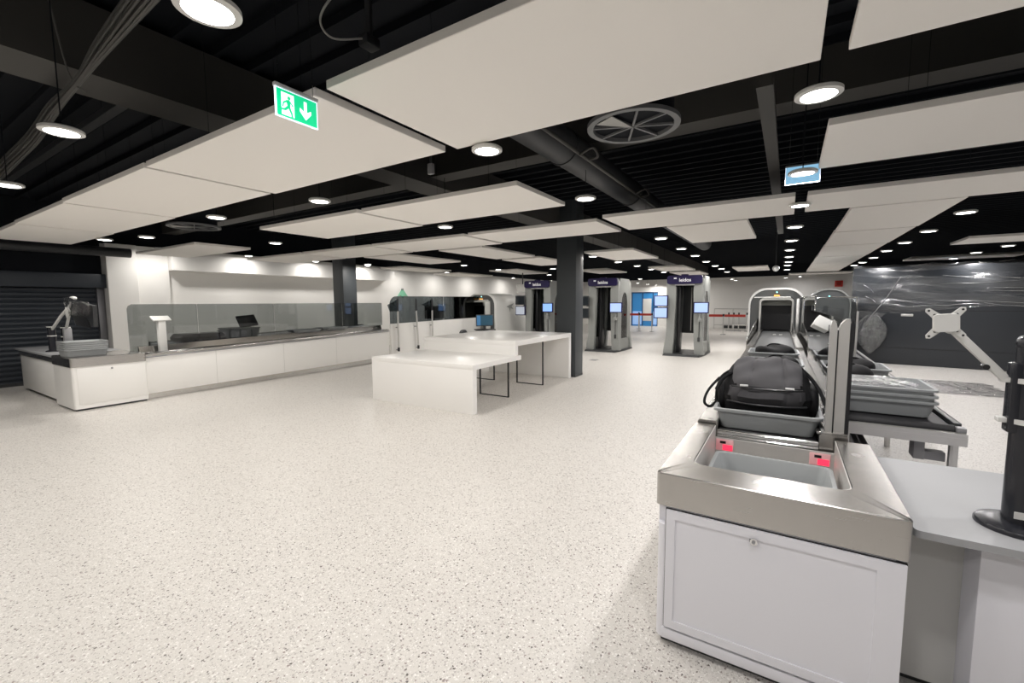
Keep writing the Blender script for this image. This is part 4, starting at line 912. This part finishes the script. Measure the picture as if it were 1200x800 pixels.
b = B(); box(b, -.03, .03, -.30, .30, .84, 1.24, .01); s_ = obj('screen_case', b, SCAND, t)
b = B(); box(b, .03, .034, -.28, .28, .87, 1.21); obj('screen', b, SCRT, s_)
b = B(); box(b, .034, .036, -.28, -.15, .87, 1.21); obj('window_panel', b, mat('screen_blue', (.05, .12, .2), .3, emit=(.02, .09, .20), es=1), s_)
b = B(); box(b, -.2, .25, -.34, .34, .70, .74, .006); obj('shelf', b, BLACKP, t)
b = B(); cyl(b, (0, 0, .05), (0, 0, .86), .05); obj('pole', b, DUCTM, t)
b = B(); box(b, -.25, .25, -.3, .3, 0, .06, .01); obj('base', b, DUCTM, t)
t = thing('task_stool', 'small dark round backed stool near the left tunnel machine', 'stool', (-9.05, 11.35, 0))
b = B(); superell(b, (0, 0, .62), .06, .20, .15, .8, .9, 20, 10); obj('backrest', b, SCAND, t)
b = B(); cyl(b, (.15, 0, .45), (.15, 0, .50), .20, seg=24); obj('seat', b, SCAND, t)
b = B(); cyl(b, (.15, 0, .03), (.15, 0, .46), .03); tube(b, [(.12, 0, .47), (0, 0, .5), (0, 0, .6)], .015); obj('stem', b, DUCTM, t)
b = B()
for k in range(5): a = 2 * PI * k / 5; tube(b, [(.15, 0, .06), (.15 + .24 * math.cos(a), .24 * math.sin(a), .03)], .018)
obj('star_base', b, DUCTM, t)

# ------------------------------------------------------------------ body scanners
def monitor(t, x, y, z, w_, h_, m, nm='monitor', tilt=0):
    b = B(); box(b, x - w_ / 2, x + w_ / 2, y - .03, y + .03, z, z + h_, .012); c = obj(nm, b, PURP if m is not SCRD else SCAND, t)
    b = B(); box(b, x - w_ / 2 + .03, x + w_ / 2 - .03, y - .034, y - .029, z + .03, z + h_ - .03); obj('screen', b, m, c)
def scanner(loc, rz, label, right_m, left_ms, left_x=-.66):
    t = thing('body_scanner', label, 'body scanner', loc, rz, 'body scanner portals')   # origin: centre of front edge on floor; width 1.0, depth 1.15
    W, H, D = .52, 2.42, 1.32
    b = B(); loft(b, [[(-.56, -.22, 0), (.50, -.22, 0), (.58, D * .4, 0), (.58, D + .1, 0), (-.58, D + .1, 0), (-.60, D * .4, 0)], [(-.54, -.20, .06), (.48, -.20, .06), (.56, D * .4, .06), (.56, D + .08, .06), (-.56, D + .08, .06), (-.58, D * .4, .06)]]); obj('floor_plate', b, SCAND, t)
    b = B()
    for s in (-1, 1):
        # front pillars with flared foot and curving top
        for yy in (0.0, D - .16):
            outl = [(W + .07, .06), (W + .05, .25), (W - .005, .60), (W - .01, 1.2), (W, 1.8), (W, 2.30), (W - .06, H), (.10, H), (.10, 2.16), (W - .24, 2.16), (W - .27, 2.05), (W - .27, 1.9), (W - .25, 1.2), (W - .23, .5), (W - .20, .06)]
            prism(b, [(s * u, v) for u, v in outl], 'y', yy, yy + .16)
    box(b, -.12, .12, 0, .16, 2.16, H); box(b, -.12, .12, D - .16, D, 2.16, H)
    obj('portal_frame', b, SCANM, t)
    b = B(); box(b, -W + .04, W - .04, .16, D - .16, H - .22, H - .02, .01); obj('roof', b, SCANM, t)
    for s in (-1, 1):
        n = 9
        inn = [(.34, .42)] + [(.34 + .31 * (1 - math.cos(PI * i / n)), 1.55 + .42 * math.sin(PI * i / n)) for i in range(n + 1)] + [(.34 + .62, .42)]
        out = [(.14, .06)] + [(.14 if i < n / 2 else D - .14, min(H, 1.55 + (H - 1.55) * (2 * i / n if i < n / 2 else 2 * (n - i) / n))) for i in range(n + 1)] + [(D - .14, .06)]
        out[5] = (.14 + .05, H); out[6] = (D - .2, H)
        x0, x1 = (W - .04, W) if s > 0 else (-W, -W + .04)
        b = B(); ringprism(b, out, inn, 'x', x0, x1); obj('side_panel', b, SCANM, t)
        b = B(); prism(b, inn, 'x', (x0 + x1) / 2 - .004, (x0 + x1) / 2 + .004); obj('side_window', b, GL1 if s > 0 else GLD, t)
    b = B(); box(b, -.27, -.17, .30, .62, .06, 2.16, .01); obj('scan_mast', b, BLACKP, t)
    b = B(); box(b, .24, .30, .80, .95, .06, 2.16, .02); obj('scan_mast', b, SCAND, t)
    b = B(); prism(b, arch(.36, .30, 2.12, .10, 5, .04), 'y', D + .30, D + .33) if 0 else box(b, -.40, .12, D - .10, D - .07, .62, 2.16); obj('rear_screen', b, SCAND, t)
    b = B(); box(b, -.02, .0, D - .115, D - .10, .7, 2.1); obj('rear_handle', b, ALU, t)
    # header
    hd = [(u, v) for u, v, _ in rrect(1.0, .25, .07, 0, 0, 2.30, 5)]
    b = B(); prism(b, hd, 'y', -.10, .02); box(b, -.10, .10, -.06, .04, 2.40, 2.46, .01); h = obj('header', b, PURP, t)
    textmesh('header_lettering', 'leidos', .145, TEXTM, h, (.02, -.103, 2.285), (PI / 2, 0, 0))
    b = B(); box(b, -.30, -.22, -.104, -.10, 2.325, 2.365); obj('header_mark', b, TEXTM, h)
    b = B(); box(b, -.28, .28, .0, .16, 2.135, 2.165, .004); obj('header_light', b, LIGHTBAR, t)
    monitor(t, .50, -.16, 1.30, .42, .33, right_m, 'operator_monitor')
    b = B(); cyl(b, (.46, -.12, 1.1), (.46, -.12, 1.34), .03); box(b, .42, .50, -.16, .0, 1.05, 1.15, .01); obj('monitor_mount', b, SCANM, t)
    b = B(); tube(b, [(.44, -.03, .55), (.44, -.03, 1.1)], .012); box(b, .40, .47, -.04, 0, .45, .58, .01); obj('power_cable', b, SCAND, t)
    for (zz, m) in left_ms: monitor(t, left_x, -.10, zz, .42, .34, m, 'status_monitor')
    b = B(); box(b, left_x + .1, -W + .05, -.06, -.02, 1.50, 1.56); obj('monitor_arm', b, SCAND, t)
    return t
scanner((-2.64, 13.95, 0), 0.0, 'grey body scanner portal at right of centre, beside the twin blue screens', SCRL, [(1.50, SCRL), (1.14, SCRL)], -.66)
scanner((-5.20, 13.95, 0), 0.0, 'grey body scanner portal in the middle, right behind the dark column', SCRL, [(1.52, SCRD), (1.10, SCRD)], -.66)
scanner((-7.68, 13.95, 0), 0.0, 'grey body scanner portal at left, partly behind the stepped table and column', SCRB, [(1.56, SCRD), (1.18, SCRM)], -.66)

# ------------------------------------------------------------------ far barriers
def stanchion(x, y, label):
    t = thing('barrier_post', label, 'barrier post', (x, y, 0), 0, 'queue barrier posts')
    b = B(); cyl(b, (0, 0, .02), (0, 0, .98), .028, seg=14); obj('pole', b, ALU, t)
    b = B(); cyl(b, (0, 0, 0), (0, 0, .025), .13, seg=24); obj('base_disc', b, GREY6, t)
    b = B(); cyl(b, (0, 0, .90), (0, 0, 1.02), .04, seg=14); obj('belt_head', b, BLACKP, t)
for i, (x, y) in enumerate([(-2.66, 23.8), (-2.75, 27.0), (-2.50, 27.0), (-2.25, 27.0), (-1.85, 27.0)]): stanchion(x, y, 'steel queue post ' + ['standing in front of the red belts', 'leftmost behind the red belt', 'second from left behind the red belt', 'third from left behind the red belt', 'rightmost behind the red belt'][i])
for i, (x, y) in enumerate([(-7.6, 26.5), (-7.0, 24.5), (-6.3, 24.5)]): stanchion(x, y, 'steel queue post ' + ['at left of the blue doors', 'in front of the blue doors', 'at right of the blue doors'][i])
def beltbar(x0, x1, y, label):
    b = B(); box(b, x0, x1, y - .004, y + .004, .88, 1.0); tag(obj('barrier_belt', b, REDM), label, 'barrier belt', 'red queue belts')
beltbar(-3.35, -2.70, 23.84, 'red queue belt left of the front steel post')
beltbar(-2.62, -1.70, 23.84, 'red queue belt right of the front steel post')
beltbar(-7.56, -7.04, 24.5, 'red queue belt left part before the blue doors')
beltbar(-6.96, -6.34, 24.5, 'red queue belt right part before the blue doors')
t = thing('guard_railing', 'thin grey tube railing before the far wall, behind red belts', 'railing', (-2.4, 28.6, 0))
for zz in (.25, 1.20): b = B(); tube(b, [(-1.3, 0, zz), (1.6, 0, zz)], .025); obj('rail', b, ALU, t)
for xx in (-1.3, -.3, .6, 1.6): b = B(); cyl(b, (xx, 0, 0), (xx, 0, 1.20), .022); obj('post', b, ALU, t)
b = B(); box(b, 2.14, 2.50, 29.93, 30.0, 2.40, 2.74, .02); t = tag(obj('fire_alarm_box', b, REDM), 'small red fire alarm box on the far wall', 'alarm box')
b = B(); box(b, 2.22, 2.42, 29.91, 29.93, 2.48, 2.66); obj('front_cover', b, mat('dark_red', (.35, .03, .02), .5), t)
